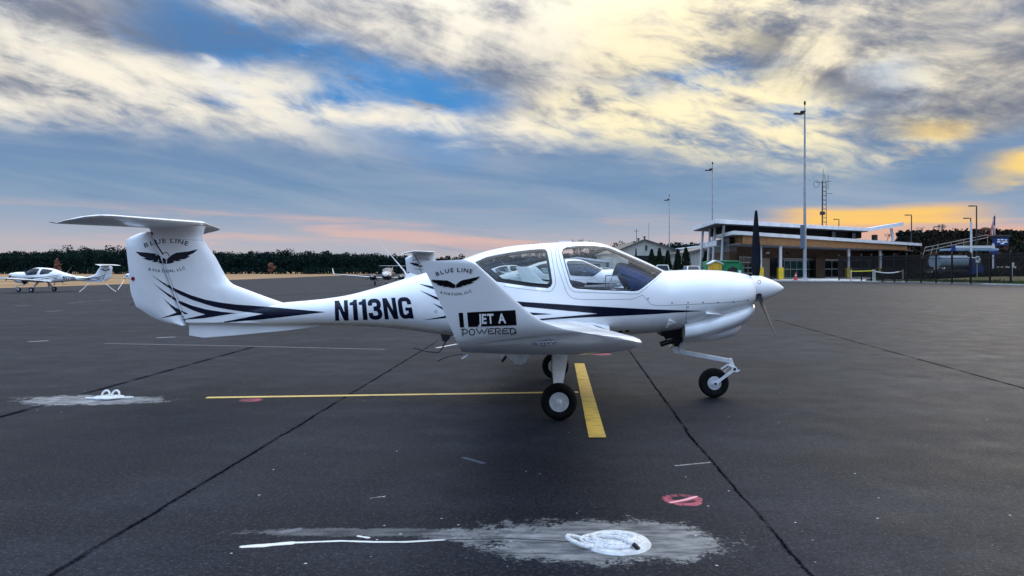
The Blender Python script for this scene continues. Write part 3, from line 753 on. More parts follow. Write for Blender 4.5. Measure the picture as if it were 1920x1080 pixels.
def arc_letters(s, p0, pm, p1, h, bv, mat, par, bold=0.0, track=0.10):   # each letter a piece of its own
    V, Fc = text_arc(s, p0, pm, p1, h, bold, track); i = 0; fi = 0
    for c in s:
        if c == ' ': continue
        vs, fs, _, _ = glyph(c, bold); n = len(vs); k = len(fs)
        decal('letter', (V[i:i + n], [tuple(q - i for q in f) for f in Fc[fi:fi + k]]), bv, mat, par); i += n; fi += k
def strokes(lines, w):
    V, Fc = [], []
    for ln_ in lines:
        P = [Vector(p) for p in ln_]; n = len(P); b = len(V)
        for i, p in enumerate(P):
            d = (P[min(i + 1, n - 1)] - P[max(i - 1, 0)]).normalized(); nn = Vector((-d.y, d.x)) * w / 2
            V += [p + nn, p - nn]
        Fc += [(b + 2 * i, b + 2 * i + 1, b + 2 * i + 3, b + 2 * i + 2) for i in range(n - 1)]
    return V, Fc
def polys(*pl):
    V, Fc = [], []
    for p in pl: b = len(V); V += [Vector(q) for q in p]; Fc.append(tuple(range(b, b + len(p))))
    return V, Fc
def decal(name, geo, bv, mat, parent, off=0.0022, grid=5.0, mirror=False, caster=None, main=False):
    V, Fc = geo; bm = bmesh.new(); vs = [bm.verts.new((p[0], p[1], 0)) for p in V]
    for f in Fc:
        tris = [f] if len(f) < 5 else [tuple(f[i] for i in t) for t in tessellate_polygon([[Vector((V[i][0], V[i][1], 0)) for i in f]])]
        for t in tris:
            try: bm.faces.new([vs[i] for i in t])
            except ValueError: pass
    xs = [p[0] for p in V]; ys = [p[1] for p in V]
    for k, (lo, hi) in enumerate(((min(xs), max(xs)), (min(ys), max(ys)))):
        c = math.ceil(lo / grid) * grid
        while c < hi:
            co = [0, 0, 0]; no = [0, 0, 0]; co[k] = c; no[k] = 1
            bmesh.ops.bisect_plane(bm, geom=bm.verts[:] + bm.edges[:] + bm.faces[:], plane_co=co, plane_no=no); c += grid
    bad = []
    for v in bm.verts:
        if caster: h = caster(v.co.x, v.co.y)
        else: h = bv.ray_cast(CAML, ray(v.co.x, v.co.y))
        if h[0] is None: bad.append(v); continue
        n = h[1]
        if caster is None and n.dot(CAML - h[0]) < 0: n = -n
        v.co = h[0] + n * off
    bmesh.ops.delete(bm, geom=bad, context='VERTS')
    me = bpy.data.meshes.new(name); bm.to_mesh(me)
    if mirror:                          # the same mark on the other side is a piece of its own
        for v in bm.verts: v.co.y = -v.co.y
        me2 = bpy.data.meshes.new(name); bm.to_mesh(me2); link(name, me2, mat, parent)
    bm.free()
    o = link(name, me, mat, parent)
    if main: o['only_main'] = 1
    return o
def sc(pts, k, ox, oy): return [(x / k + ox, y / k + oy) for x, y in pts]
# tail stripes
decal('tail_stripe', polys([(282, 514), (305, 529), (331, 542), (358, 553.5), (386, 562), (415, 567.5), (444, 571), (500, 575), (555, 580), (611, 585), (494, 598.5), (400, 606.5), (450, 597.5), (494, 588.5), (462, 585), (430, 580.5), (405, 576), (386, 570.5), (360, 562), (338, 552.5), (312, 537)]), BV_T, NAVY, plane, mirror=True)
decal('tail_stripe', polys([(287, 531), (310, 547), (337, 564), (360, 573), (386, 580), (415, 584.5), (443, 587), (383, 596.5), (338, 600), (365, 594), (385, 589.5), (362, 582), (342, 572.5), (318, 557)]), BV_T, NAVY, plane, mirror=True)
decal('tail_stripe', polys([(307, 560), (319, 570), (331, 578), (353, 588), (331, 591.5), (299, 597), (318, 591), (331, 586), (322, 577)]), BV_T, NAVY, plane, mirror=True)
# fuselage stripes
decal('side_stripe', polys([(785, 532), (807, 536), (850, 546), (900, 556), (940, 562), (980, 566), (1035, 569.5), (1088, 573), (1155, 576.5), (1224, 580), (1275, 581.5), (1319, 582.7), (1275, 585.5), (1224, 589), (1155, 592.5), (1088, 595.5), (1045, 598), (1008, 601), (960, 606), (1000, 599), (1060, 593.5), (1121, 588), (1050, 581.5), (980, 574.8), (930, 568.5), (880, 560), (840, 550), (807, 540.5)]), BV_ALL, NAVY, fus, mirror=True)
decal('side_stripe', polys([(787, 544), (815, 555.5), (860, 569), (910, 578), (960, 583), (1036, 589), (960, 593), (890, 599), (940, 590), (900, 585), (850, 574), (815, 560)]), BV_ALL, NAVY, fus, mirror=True)
decal('side_stripe', polys([(811, 568), (826, 574.5), (845, 583), (880, 590), (845, 594), (832, 596.5), (793, 600), (832, 593), (840, 588), (826, 578)]), BV_ALL, NAVY, fus, mirror=True)
# registration letters: heavy condensed block capitals
def arcs(pts, w=.19):
    P = curve_pts(pts, 5); return strokes([P], w)
BLK = {'N': [[(0, 0), (0, 1), (.2, 1), (.42, .40), (.42, 1), (.6, 1), (.6, 0), (.4, 0), (.18, .60), (.18, 0)]],
    '1': [[(.14, 0), (.14, .74), (0, .74), (0, .86), (.15, .91), (.19, 1), (.34, 1), (.34, 0)]],
    '7': [[(0, 1), (.56, 1), (.56, .85), (.34, 0), (.13, 0), (.36, .82), (0, .82)]],
    'L': [[(0, 0), (0, 1), (.19, 1), (.19, .18), (.5, .18), (.5, 0)]], '4': [[(.30, 0), (.30, .20), (0, .20), (0, .38), (.28, 1), (.48, 1), (.48, .37), (.57, .37), (.57, .20), (.48, .20), (.48, 0)]],
    'B': [[(0, 0), (0, 1), (.19, 1), (.19, 0)]]}
def curve_pts(pts, n=4):
    P = [Vector(p) for p in pts]; out = []
    for i in range(len(P) - 1):
        p0, p1, p2, p3 = P[max(i - 1, 0)], P[i], P[i + 1], P[min(i + 2, len(P) - 1)]
        for j in range(n):
            t = j / n; out.append(0.5 * (2 * p1 + (p2 - p0) * t + (2 * p0 - 5 * p1 + 4 * p2 - p3) * t * t + (3 * p1 - p0 - 3 * p2 + p3) * t ** 3))
    return out + [P[-1]]
BLKS = {'3': [[(.095, .68), (.10, .82), (.17, .89), (.28, .905), (.42, .88), (.49, .75), (.44, .58), (.24, .52)], [(.24, .52), (.44, .46), (.505, .27), (.44, .13), (.29, .095), (.15, .12), (.095, .2), (.09, .33)]],
    'G': [[(.51, .66), (.50, .80), (.43, .885), (.3, .905), (.17, .88), (.105, .77), (.095, .5), (.105, .23), (.17, .12), (.29, .095), (.40, .13), (.46, .22)], [(.51, .0), (.51, .3), (.51, .50)], [(.30, .44), (.42, .44), (.6, .44)]],
    'B': [[(.1, .91), (.30, .91), (.44, .87), (.46, .72), (.40, .57), (.1, .53)], [(.1, .53), (.40, .52), (.50, .40), (.50, .20), (.40, .10), (.1, .09)]]}
BW = {'N': .6, '1': .34, '7': .56, '3': .60, 'G': .61, 'B': .6, 'L': .5, '4': .57}
def block_text(s, bl, br, tr, tl, gap=.075):
    W = sum(BW[c] for c in s) + gap * (len(s) - 1); x = 0; V, Fc = [], []
    bl, br, tr, tl = (Vector(p) for p in (bl, br, tr, tl))
    for c in s:
        geos = [polys(*BLK[c])] if c in BLK else []
        for st in BLKS.get(c, []): geos.append(strokes([curve_pts(st, 5)], .19 if len(st) > 3 else (.18 if st[0][0] == st[1][0] else .15)))
        for gv, gf in geos:
            b = len(V)
            for p in gv:
                a = (x + p[0]) / W; V.append(bl.lerp(br, a).lerp(tl.lerp(tr, a), p[1]))
            Fc += [tuple(i + b for i in f) for f in gf]
        x += BW[c] + gap
    return V, Fc
def letters(s, q, bv, mat, parent, main=False, caster=None, grid=5.0):   # one mesh for each character
    W = sum(BW[c] for c in s) + .075 * (len(s) - 1); x = 0; bl, br, tr, tl = (Vector(p) for p in q); out = []
    for c in s:
        a, b = x / W, (x + BW[c]) / W; x += BW[c] + .075
        qq = [bl.lerp(br, a), bl.lerp(br, b), tl.lerp(tr, b), tl.lerp(tr, a)]
        out.append(decal('registration_character', block_text(c, *qq), bv, mat, parent, main=main, caster=caster, grid=grid))
    return out
letters('N113NG', [(628.5, 601.5), (776.5, 597), (769, 556.5), (627.5, 564)], BV_F, NAVY, fus, True)
# winged emblem
def emblem(k, ox, oy, L, bv, mat, par, mirror=False): decal('emblem_wing', polys(sc(L, k, ox, oy)), bv, mat, par, mirror=mirror)
WL_ = [(85, 262), (205, 270), (290, 273), (330, 290), (383, 322), (383, 357), (345, 357), (305, 350), (318, 342), (280, 346), (243, 344), (262, 333), (215, 333), (160, 314), (195, 314), (150, 300), (110, 282)]
WR_ = [(658, 227), (560, 250), (462, 270), (425, 290), (390, 322), (390, 357), (425, 350), (462, 342), (450, 334), (520, 326), (500, 318), (545, 314), (595, 292), (560, 292), (625, 265), (645, 248)]
for w_ in (WL_, WR_): emblem(6, 790, 480, w_, BV_WL, BLACKV, WLET_O)
arc_letters('BLUE LINE', (818.5, 517.5), (852, 509.5), (885, 512.5), 7.2, BV_WL, NAVY, WLET_O, 0.012, 0.20)
arc_letters('AVIATION, LLC', (824.5, 549), (855, 553.5), (884.5, 546.5), 4.6, BV_WL, NAVY, WLET_O, 0.01, 0.22)
decal('slogan_bar', polys(sc([(420, 638), (468, 636), (482, 799), (436, 803)], 6, 790, 480)), BV_WL, BLACKV, WLET_O)
decal('slogan_box', polys(sc([(515, 633), (1058, 607), (1072, 775), (530, 797)], 6, 790, 480)), BV_WL, BLACKV, WLET_O)
decal('slogan_lettering', text_quad('JET A', sc([(640, 757), (955, 750), (945, 648), (635, 655)], 6, 790, 480), 0.03, 0.06), BV_WL, WHITEV, WLET_O, off=.004)
def ell_(cx, cy, a, b, n=16): return [(cx + a * math.cos(2 * math.pi * k / n), cy + b * math.sin(2 * math.pi * k / n)) for k in range(n + 1)]
POW = [[(468, 898), (466, 860), (470, 825)], [(448, 826), (485, 818), (515, 830), (522, 850), (500, 868), (470, 874)], ell_(570, 853, 30, 33), [(615, 812), (637, 846), (656, 872), (668, 846), (680, 822), (692, 848), (706, 872), (725, 838), (742, 806)],
    [(818, 812), (780, 813), (756, 820), (754, 848), (758, 874), (790, 870), (820, 862)], [(757, 843), (780, 840), (802, 836)], [(832, 878), (833, 846), (836, 814)], [(822, 818), (860, 808), (892, 818), (888, 836), (850, 846), (868, 862), (892, 876)],
    [(982, 808), (945, 810), (915, 818), (913, 845), (916, 870), (950, 868), (985, 860)], [(915, 843), (940, 839), (968, 833)], [(1003, 872), (1002, 842), (1005, 815)], [(985, 818), (1025, 808), (1055, 822), (1063, 842), (1045, 866), (1005, 880)], [(1045, 866), (1072, 860)]]
decal('slogan_script', strokes([sc(l, 6, 790, 480) for l in POW], 1.75), BV_WL, BLACKV, WLET_O, off=.003)
# the same emblem and name on the tail
TL_ = [(138, 238), (250, 247), (355, 260), (400, 285), (462, 318), (462, 368), (420, 366), (375, 357), (390, 345), (350, 350), (312, 346), (335, 333), (280, 332), (215, 308), (250, 305), (190, 283)]
TR_ = [(802, 212), (700, 235), (570, 250), (520, 275), (472, 318), (472, 368), (515, 362), (552, 348), (540, 335), (585, 340), (630, 330), (600, 320), (660, 318), (720, 285), (690, 284), (760, 250)]
for w_ in (TL_, TR_): emblem(5.683, 230, 430, w_, BV_T, NAVY, plane, True)
arc_letters('BLUE LINE', (271.5, 464.5), (313, 455), (351.5, 461), 7.8, BV_T, NAVY, plane, 0.012, 0.20)
arc_letters('AVIATION, LLC', (277, 506.5), (313, 511), (348, 504), 5.2, BV_T, NAVY, plane, 0.012, 0.22)
# panel gaps and fasteners
def curve_pts(pts, n=4):
    P = [Vector(p) for p in pts]; out = []
    for i in range(len(P) - 1):
        p0, p1, p2, p3 = P[max(i - 1, 0)], P[i], P[i + 1], P[min(i + 2, len(P) - 1)]
        for j in range(n):
            t = j / n; out.append(0.5 * (2 * p1 + (p2 - p0) * t + (2 * p0 - 5 * p1 + 4 * p2 - p3) * t * t + (3 * p1 - p0 - 3 * p2 + p3) * t ** 3))
    return out + [P[-1]]
gaps = [[(1050, 457), (1044, 464), (1042, 475), (1045, 497), (1053, 522), (1062, 546), (1069, 556), (1082, 560.5), (1110, 561.5), (1170, 561), (1187, 560), (1205, 553.5)],
        [(1057, 457.5), (1050, 462), (1047.5, 470), (1050, 485), (1058, 512), (1066, 536), (1073, 545), (1090, 548), (1150, 550), (1192, 551), (1204, 546), (1246, 510)],
        [(1027, 463.5), (1032.5, 469), (1036, 490), (1041, 520), (1041, 533), (1036, 543), (1028, 546.5), (990, 543), (945, 537)],
        [(1205, 553.5), (1213, 562), (1222, 571), (1245, 572.5), (1290, 571)], [(1290, 571), (1330, 569), (1380, 566), (1398, 563)], [(1287, 571), (1287, 590), (1284, 605), (1279, 616)]]
for g_ in gaps: decal('panel_gap', strokes([curve_pts(g_)], 0.75), BV_ALL, SEAMM, fus, off=.0012, mirror=True)
dots = [(1215, 560), (1260, 568), (1290, 567.5), (1290, 575.5), (1318, 567), (1346, 567), (1375, 566), (1402, 563), (1287, 605)]
for x, y in dots: decal('fastener', polys([(x + 1.4 * math.cos(k * math.pi / 4), y + 1.4 * math.sin(k * math.pi / 4)) for k in range(8)]), BV_ALL, DARKM, fus, off=.002, mirror=True)
hl = [(289.5, 447), (291, 450.5), (294.5, 463), (300, 474)]
decal('hinge_gap', strokes([curve_pts([(284.5, 435), (292, 455), (302.5, 472), (306, 477)])], 2.4), BV_T, BLACKV, rud, off=.003)
decal('hinge_gap', strokes([curve_pts([(304, 476), (313, 473), (317, 480)])], 1.2), BV_T, BLACKV, rud, off=.003)
decal('hinge_gap', strokes([curve_pts([(343, 592), (347, 602), (353, 610)])], 1.6), BV_T, BLACKV, rud, off=.003)
decal('hinge_gap', strokes([curve_pts([(306, 489), (317, 517), (327, 543), (337, 568), (343, 585)])], 0.7), BV_T, SEAMM, rud, off=.003)
decal('panel_gap', strokes([[(300, 448), (350, 449.5), (381, 450.5)]], 0.5), BV_T, SEAMM, fin, off=.002)
decal('filler_cap', strokes([ell_(817.5, 584, 2.3, 2.6)], .8), BV_F, SEAMM, fus)
decal('warning_sign', strokes([ell_(1423.5, 529, 3.0, 3.2)], 1.0), bvh_of(MB().lathe(hub, axis, [(-.06, .150), (-.03, .163), (0, .164), (.05, .158), (.10, .145), (.16, .120), (.22, .092)], 36)), REDM, spn)
# cowl scoops: wedges standing proud of the skin
def scoop(pts, lift, name='cooling_scoop'):
    V = []
    for (u, v, k) in pts:
        h = BV_ALL.ray_cast(CAML, ray(u, v)); n = h[1] if h[1].dot(CAML - h[0]) > 0 else -h[1]
        V.append(h[0] + n * (lift * k - .004 * (k == 0)))
    m = MB(); n_ = len(V); base = []
    for (u, v, k) in pts:
        h = BV_ALL.ray_cast(CAML, ray(u, v)); n = h[1] if h[1].dot(CAML - h[0]) > 0 else -h[1]; base.append(h[0] - n * .02)
    for sg in (1, -1):
        vv = [Vector((p.x, p.y * sg, p.z)) for p in V + base]; m = MB()
        m.add(vv, [tuple(range(n_)), tuple(range(2 * n_ - 1, n_ - 1, -1))] + [(i, (i + 1) % n_, n_ + (i + 1) % n_, n_ + i) for i in range(n_)])
        m.build(name, WHITE, plane)
scoop([(1361, 590.5, .0), (1323, 584, 1), (1319, 601, 1)], .05)
scoop([(1272, 605, 0), (1254, 598, .8), (1252, 604, 1)], .035); scoop([(1271, 605.5, 0), (1252, 605.5, 1), (1249, 612, .8)], .035)
# ------------------------------------------------------------------ ground
def asphalt_mat():
    m = bpy.data.materials.new('apron_asphalt'); m.use_nodes = True; g = NT(m.node_tree); g.t.nodes.clear()
    bs = g.n('ShaderNodeBsdfPrincipled'); out = g.n('ShaderNodeOutputMaterial'); g.t.links.new(bs.outputs[0], out.inputs[0])
    pos = g.n('ShaderNodeTexCoord').outputs['Object']
    x, y, z = g.sep(pos)
    n1 = g.noise(pos, 0.22, 5, 0.6); n2 = g.noise(pos, 1.7, 6, 0.65); n3 = g.noise(pos, 38.0, 3, 0.7); n4 = g.noise(pos, 7.0, 4, 0.6)
    lane = g.noise(g.xyz(x * 0.05, y * 0.9, 0.0), 1.0, 4, 0.6)
    lane2 = g.noise(g.xyz(x * 0.5 - y * 0.06, y * 0.04, 2.0), 1.0, 3, 0.6)
    agg = g.noise(pos, 150.0, 2, 0.6)
    grn = g.noise(pos, 44.0, 5, 0.85); grn2 = g.noise(pos, 17.0, 6, 0.85); speck = g.noise(pos, 30.0, 3, 0.6)
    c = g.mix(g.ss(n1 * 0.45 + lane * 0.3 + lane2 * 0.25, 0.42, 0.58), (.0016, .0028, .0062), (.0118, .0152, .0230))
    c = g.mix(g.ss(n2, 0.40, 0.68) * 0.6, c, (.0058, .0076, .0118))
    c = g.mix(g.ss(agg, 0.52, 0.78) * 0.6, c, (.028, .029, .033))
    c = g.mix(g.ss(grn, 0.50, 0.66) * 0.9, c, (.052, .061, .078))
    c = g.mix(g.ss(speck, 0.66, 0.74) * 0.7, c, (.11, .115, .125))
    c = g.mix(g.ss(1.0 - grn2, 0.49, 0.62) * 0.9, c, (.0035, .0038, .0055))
    seam = None
    wob = (n4 - 0.5) * 0.10 + (n2 - 0.5) * 0.16
    def line(p, q, w, dep, ext0=0.3, ext1=0.3):
        nonlocal c, seam
        a, b = gpt(*p), gpt(*q); d = b - a; L = d.length; d /= L
        al = (x - a.x) * d.x + (y - a.y) * d.y
        of = abs((x - a.x) * (-d.y) + (y - a.y) * d.x + wob * 0.35 + (n3 - 0.5) * 0.035)
        mk = (1.0 - g.ss(of, w * 0.3, w * 1.3)) * g.ss(n2, 0.22, 0.5) * g.ss(al, -ext0, 0.0) * (1.0 - g.ss(al, L, L + ext1))
        c = g.mix(mk * dep, c, (.0012, .0012, .0018)); seam = mk if seam is None else seam.max(mk); return mk
    for p, q, w, dep in (((100, 1076), (820, 640), .024, .6), ((1178, 655), (1300, 825), .020, .65), ((1300, 825), (1520, 1078), .017, .65), ((1455, 600), (1920, 728), .04, .5), ((0, 782), (470, 652), .06, .45), ((300, 560), (760, 540), .2, .4)): line(p, q, w, dep)
    # pale concrete ring round each tie-down, ragged at its edge
    rag = (n4 - 0.5) * 1.1 + (n2 - 0.5) * 0.9 + (n3 - 0.5) * 0.9 + (grn2 - 0.5) * 0.5
    def patch(u, v, ru, rv, strength):
        nonlocal c
        a = gpt(u, v); rx = ru / F * a.y; ry = abs(gpt(u, v - rv).y - a.y) * 0.75
        dx = (x - a.x) * (1 / rx); dy = (y - a.y) * (1 / ry)
        d = g.m('SQRT', dx * dx + dy * dy) + rag
        mk = 1.0 - g.ss(d, 0.74, 0.98)
        streak = g.noise(g.xyz(x * 2.2, y * 9.0, 0.0), 2.0, 5, 0.65)
        pc = g.mix(g.ss(streak, 0.32, 0.68), (.10, .103, .108), (.33, .33, .325))
        c = g.mix(mk * strength * (0.25 + n4 * 0.7 + n2 * 0.5), c, pc)
    patch(1120, 1012, 255, 54, 1.0); patch(930, 1004, 150, 20, .6); patch(170, 750, 150, 13, 1.0); patch(690, 998, 260, 12, .35)
    def paint(pts, w, col, thr, st=1.0):
        nonlocal c
        tot = None
        for p, q in zip(pts, pts[1:]):
            a, b = gpt(*p), gpt(*q); d = b - a; L = max(d.length, 1e-4); d /= L
            al = g.m('MINIMUM', g.m('MAXIMUM', (x - a.x) * d.x + (y - a.y) * d.y, 0.0), L)
            ddx = x - a.x - al * d.x; ddy = y - a.y - al * d.y
            s_ = g.m('SQRT', ddx * ddx + ddy * ddy); tot = s_ if tot is None else tot.min(s_)
        mk = (1.0 - g.ss(tot + (n4 - 0.5) * w * 1.2, w * 0.55, w * 1.05)) * g.ss(n3 * 0.5 + n2 * 0.5 + 0.12, thr, thr + 0.12)
        c = g.mix(mk * st, c, col)
    W_ = (.62, .62, .58)
    paint([(456, 1025), (500, 1022), (545, 1018)], .030, W_, .40); paint([(540, 1018), (640, 1014), (700, 1016), (760, 1016), (835, 1012)], .014, W_, .35)
    paint([(530, 997), (560, 992)], .03, (.16, .16, .17), .40, .7); paint([(835, 1012), (960, 1010), (1080, 1016)], .008, (.01, .01, .01), .2)
    paint([(672, 1005), (690, 1008)], .014, W_, .5); paint([(695, 934), (722, 930)], .006, W_, .5)
    paint([(1268, 873), (1330, 867)], .016, (.35, .35, .35), .5, .8); paint([(905, 868), (870, 858)], .03, (.10, .12, .16), .45, .6)
    paint([(198, 644), (420, 648), (720, 655)], .035, (.20, .20, .21), .42, .8); paint([(820, 652), (856, 645)], .05, (.45, .45, .45), .45)
    for u, v in ((150, 563), (130, 566), (185, 561), (30, 572), (90, 583), (240, 552), (60, 640), (300, 633)): paint([(u, v), (u + 24, v - 1)], .10, (.30, .30, .31), .45, .6)
    # sprayed pink marks
    def ring(u, v, r_, w, hole=True):
        nonlocal c
        a = gpt(u, v); dx, dy = x - a.x, y - a.y; d = g.m('SQRT', dx * dx + dy * dy) + (n4 - 0.5) * 0.10
        mk = (1.0 - g.ss(abs(d - r_), w * 0.5, w)) if hole else (1.0 - g.ss(d, r_ * 0.6, r_))
        c = g.mix(mk * g.ss(n3 * 0.55 + n2 * 0.45, 0.40, 0.58) * 0.85, c, (.50, .11, .15))
    ring(1281, 937, .105, .040); paint([(1256, 939), (1275, 940), (1296, 935)], .035, (.42, .10, .14), .46, .5); paint([(1258, 942), (1285, 937), (1305, 931)], .018, (.72, .35, .38), .3)
    ring(470, 750, .16, .02, False); ring(1128, 664, .22, .02, False)
    # chips of white paint scattered round the ring
    vor = g.n('ShaderNodeTexVoronoi', feature='F1'); g.put(vor.inputs['Vector'], pos); vor.inputs['Scale'].default_value = 9.0
    vd = E(g, vor.outputs['Distance']); vc = g.sep(vor.outputs['Color'])[0]
    ctr = gpt(1100, 1010); near = 1.0 - g.ss(g.m('SQRT', (x - ctr.x) * (x - ctr.x) * 0.25 + (y - ctr.y) * (y - ctr.y)), 0.2, 1.6)
    chip = (1.0 - g.ss(vd + (n3 - 0.5) * 0.15, 0.04, 0.10)) * g.ss(vc + near * 0.25, 0.93, 0.97)
    c = g.mix(chip * 0.8, c, (.5, .5, .5))
    g.put(bs.inputs['Base Color'], c)
    g.put(bs.inputs['Roughness'], 0.66 + (n2 - 0.5) * 0.3 + (n3 - 0.5) * 0.2)
    g.put(bs.inputs['Specular IOR Level'], 0.10 * (1.0 - seam))
    bp = g.n('ShaderNodeBump'); bp.inputs['Strength'].default_value = 0.55; bp.inputs['Distance'].default_value = 0.006
    g.put(bp.inputs['Height'], agg * 0.5 + n3 * 0.6 + grn * 0.5); g.t.links.new(bp.outputs[0], bs.inputs['Normal'])
    return m
ASPH = asphalt_mat()
def grid_sheet(name, xs, ys, zf, mat):
    m = MB(); n = len(xs); m.v = [(x, y, zf(x, y)) for y in ys for x in xs]
    m.f = [(j * n + i, j * n + i + 1, (j + 1) * n + i + 1, (j + 1) * n + i) for j in range(len(ys) - 1) for i in range(n - 1)]
    return struct(m.build(name, mat, smooth=True, recalc=False))
fr = lambda a, b, n: [a + (b - a) * i / n for i in range(n + 1)]
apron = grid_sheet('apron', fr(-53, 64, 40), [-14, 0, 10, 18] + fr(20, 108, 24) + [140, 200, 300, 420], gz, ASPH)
GRASSM = pmat('dry_grass', (.33, .20, .11), 0.9, scale=0.05, col2=(.20, .14, .075), bump=0.5, bscale=8, spec=.05)
field = grid_sheet('grass_field', [-2600, -900, -300, -120] + fr(-60, 60, 24) + [120, 300, 900, 2600], [-300, -14] + fr(0, 110, 22) + [200, 420, 900, 3200], lambda x, y: gz(x, y) - 0.06, GRASSM)
YEL = pmat('yellow_line_paint', (.56, .37, .05), 0.6, scale=3.0, col2=(.13, .09, .03), lo=.47, hi=.74, stretch=(1.5, 5, 1), bump=.3, bscale=90)
YEDGE = pmat('pale_line_edge_paint', (.62, .52, .26), 0.6, var=.3, scale=8)
def sheet(name, pts, z, mat): return struct(MB().add([(p.x, p.y, z) for p in pts], [(0, 1, 2, 3)]).build(name, mat, recalc=False))
q = [gpt(1077, 682), gpt(1095.5, 682), gpt(1136.5, 821.5), gpt(1104, 821.5)]
bar = sheet('painted_line', [q[3], q[2], q[1], q[0]], .008, YEL)
a_, b_ = gpt(387, 746), gpt(1084, 735.5); w_ = Vector((-(b_ - a_).y, (b_ - a_).x, 0)).normalized() * .055
sheet('painted_line', [a_ - w_, b_ - w_, b_ + w_, a_ + w_], .004, pmat('pale_yellow_line_paint', (.60, .43, .12), 0.6, scale=3.5, col2=(.30, .22, .08), lo=.5, hi=.8))
# tie-down rope coils
def rope_coil(c, label, loops, rr, upright=False, seed=3):
    r_ = random.Random(seed); t = thing('tie_down_rope', label, 'rope', c)
    pts = []
    for i in range(loops * 26):
        a = i / 26 * 2 * math.pi; k = 1 - .16 * math.sin(i * .37) - .5 * (i / (loops * 26)) * r_.uniform(.9, 1.05)
        pts.append(Vector((math.cos(a) * rr * k * (1.15 + .12 * math.sin(i * .11)) + r_.uniform(-.006, .006), math.sin(a) * rr * k * .95 + r_.uniform(-.006, .006), .013 + .010 * (i / (loops * 26)) * loops * .35 + r_.uniform(0, .004))))
    MB().tube(pts, .011, 7).build('coil', ROPE, t, True)
    return t
c1 = gpt(1150, 1019)
t1 = rope_coil(c1, 'coil of white rope lying on pale concrete patch beside pink spray ring', 6, .135, seed=3)
def wob_loop(cx, cy, rx, ry, z0, lift, n=30, ph=0): return [Vector((cx + rx * math.cos(ph + 2 * math.pi * k / n), cy + ry * math.sin(ph + 2 * math.pi * k / n), z0 + lift * max(0, math.cos(ph + 2 * math.pi * k / n + math.pi)))) for k in range(n)]
MB().tube(wob_loop(-.165, -.035, .105, .062, .016, .035), .0125, 7, closed=True).build('loop', ROPE, t1, True)
MB().tube([(-.08, -.02, .05), (.02, -.06, .055), (.09, -.10, .04), (.12, -.125, .022)], .012, 7).build('free_end', ROPE, t1, True)
MB().tube([(.10, -.108, .036), (.125, -.135, .016)], .0135, 7).build('taped_end', DARKM, t1, True)
MB().lathe((.02, .01, 0), (0, 0, 1), [(0, .20), (.012, .19), (.014, .02)], 24).build('anchor_plate', pmat('white_anchor_paint', (.66, .67, .66), .7, var=.2, scale=14), t1, True)
c2 = gpt(206, 748)
t2 = rope_coil(c2, 'small heap of white rope with two raised loops on grey patch', 5, .13, seed=8)
for dx in (-.05, .07):
    MB().tube([Vector((dx + .045 * math.cos(t), .02 * math.sin(t), .05 + .05 * math.sin(t))) for t in [2 * math.pi * k / 22 for k in range(22)]], .0125, 7, closed=True).build('loop', ROPE, t2, True)
MB().tube([(-.28, -.02, .012), (-.15, -.04, .014), (0, -.05, .02), (.15, .0, .014), (.27, .03, .012)], .013, 7).build('free_end', ROPE, t2, True)
# ------------------------------------------------------------------ other aeroplanes
def orth(sgn):                          # lay marks on the flank by casting straight from the side
    def f(x, z):
        h = BV_F.ray_cast(Vector((x, sgn * 3, z)), Vector((0, -sgn, 0)))
        if h[0] is None: return (None,)
        n = h[1] if h[1].y * sgn > 0 else -h[1]; return (h[0], n)
    return f
pa, pb, pc, pd = loc(628, 601, -.2), loc(776, 597, -.25), loc(769, 556, -.25), loc(627, 564, -.2)
main_only = [o for o in fus.children if o.get('only_main')]
def light_copy(x, y, rz, label, reg=None, tips=True):
    r_ = copy_tree(plane, None, () if tips else wlets); r_.location = (x, y, gz(x, y)); r_.rotation_euler = (0, 0, rz); r_['label'] = label
    f_ = [c for c in r_.children if c.name.startswith('fuselage')][0]
    if reg:
        letters(reg, [(p.x, p.z) for p in (pa, pb, pc, pd)], None, NAVY, f_, caster=orth(-1), grid=.05)
        letters(reg, [(p.x, p.z) for p in (pb, pa, pd, pc)], None, NAVY, f_, caster=orth(1), grid=.05)
    return r_
wlets = [c for w in plane.children for c in w.children if c.name.startswith('winglet')]
Bx = PX0 + 1.23
light_copy(Bx + .02, 26.5, R(-1.5), 'white single-engine aeroplane seen through the canopy of N113NG', 'N174BL')
N171 = light_copy(-37.2, 61, R(180), 'white aeroplane N171BL roped down by its tail near dry grass', 'N171BL', False)
Cx = (232 - 960) / F * 78
light_copy(Cx + 2.9, 78, R(180), 'white aeroplane mostly hidden behind the rudder of N113NG', None, False)
light_copy(-.2, 62, R(-3), 'white aeroplane beyond the one seen through the canopy, its tailplane showing')
def tie_rope(p, q, label, group):
    p, q = Vector(p), Vector(q); o = MB().tube([Vector((0, 0, 0)), (q - p) * .5 + Vector((0, 0, -.03)), q - p], .022, 6).build('tail_rope', ROPE, None, True); o.location = p
    return tag(o, label, 'rope', group)
tc = N171.location
tl_ = Vector((tc.x + 5.0, 61, .62 + tc.z))
tie_rope(tl_, (tc.x + 5.95, 60.7, tc.z + .02), 'white rope slanting back from the tail of N171BL to the apron', None)
tie_rope(Vector((tc.x + 3.75, 60.8, .70 + tc.z)), (tc.x + 3.40, 60.1, tc.z + .02), 'white rope under the tail boom of N171BL', None)
tie_rope(px(233, 524, 70), (px(221, 545, 68.5).x, 68.5, gz(-35, 69) + .02), 'lone white tie-down rope beside the rudder of N113NG', None)

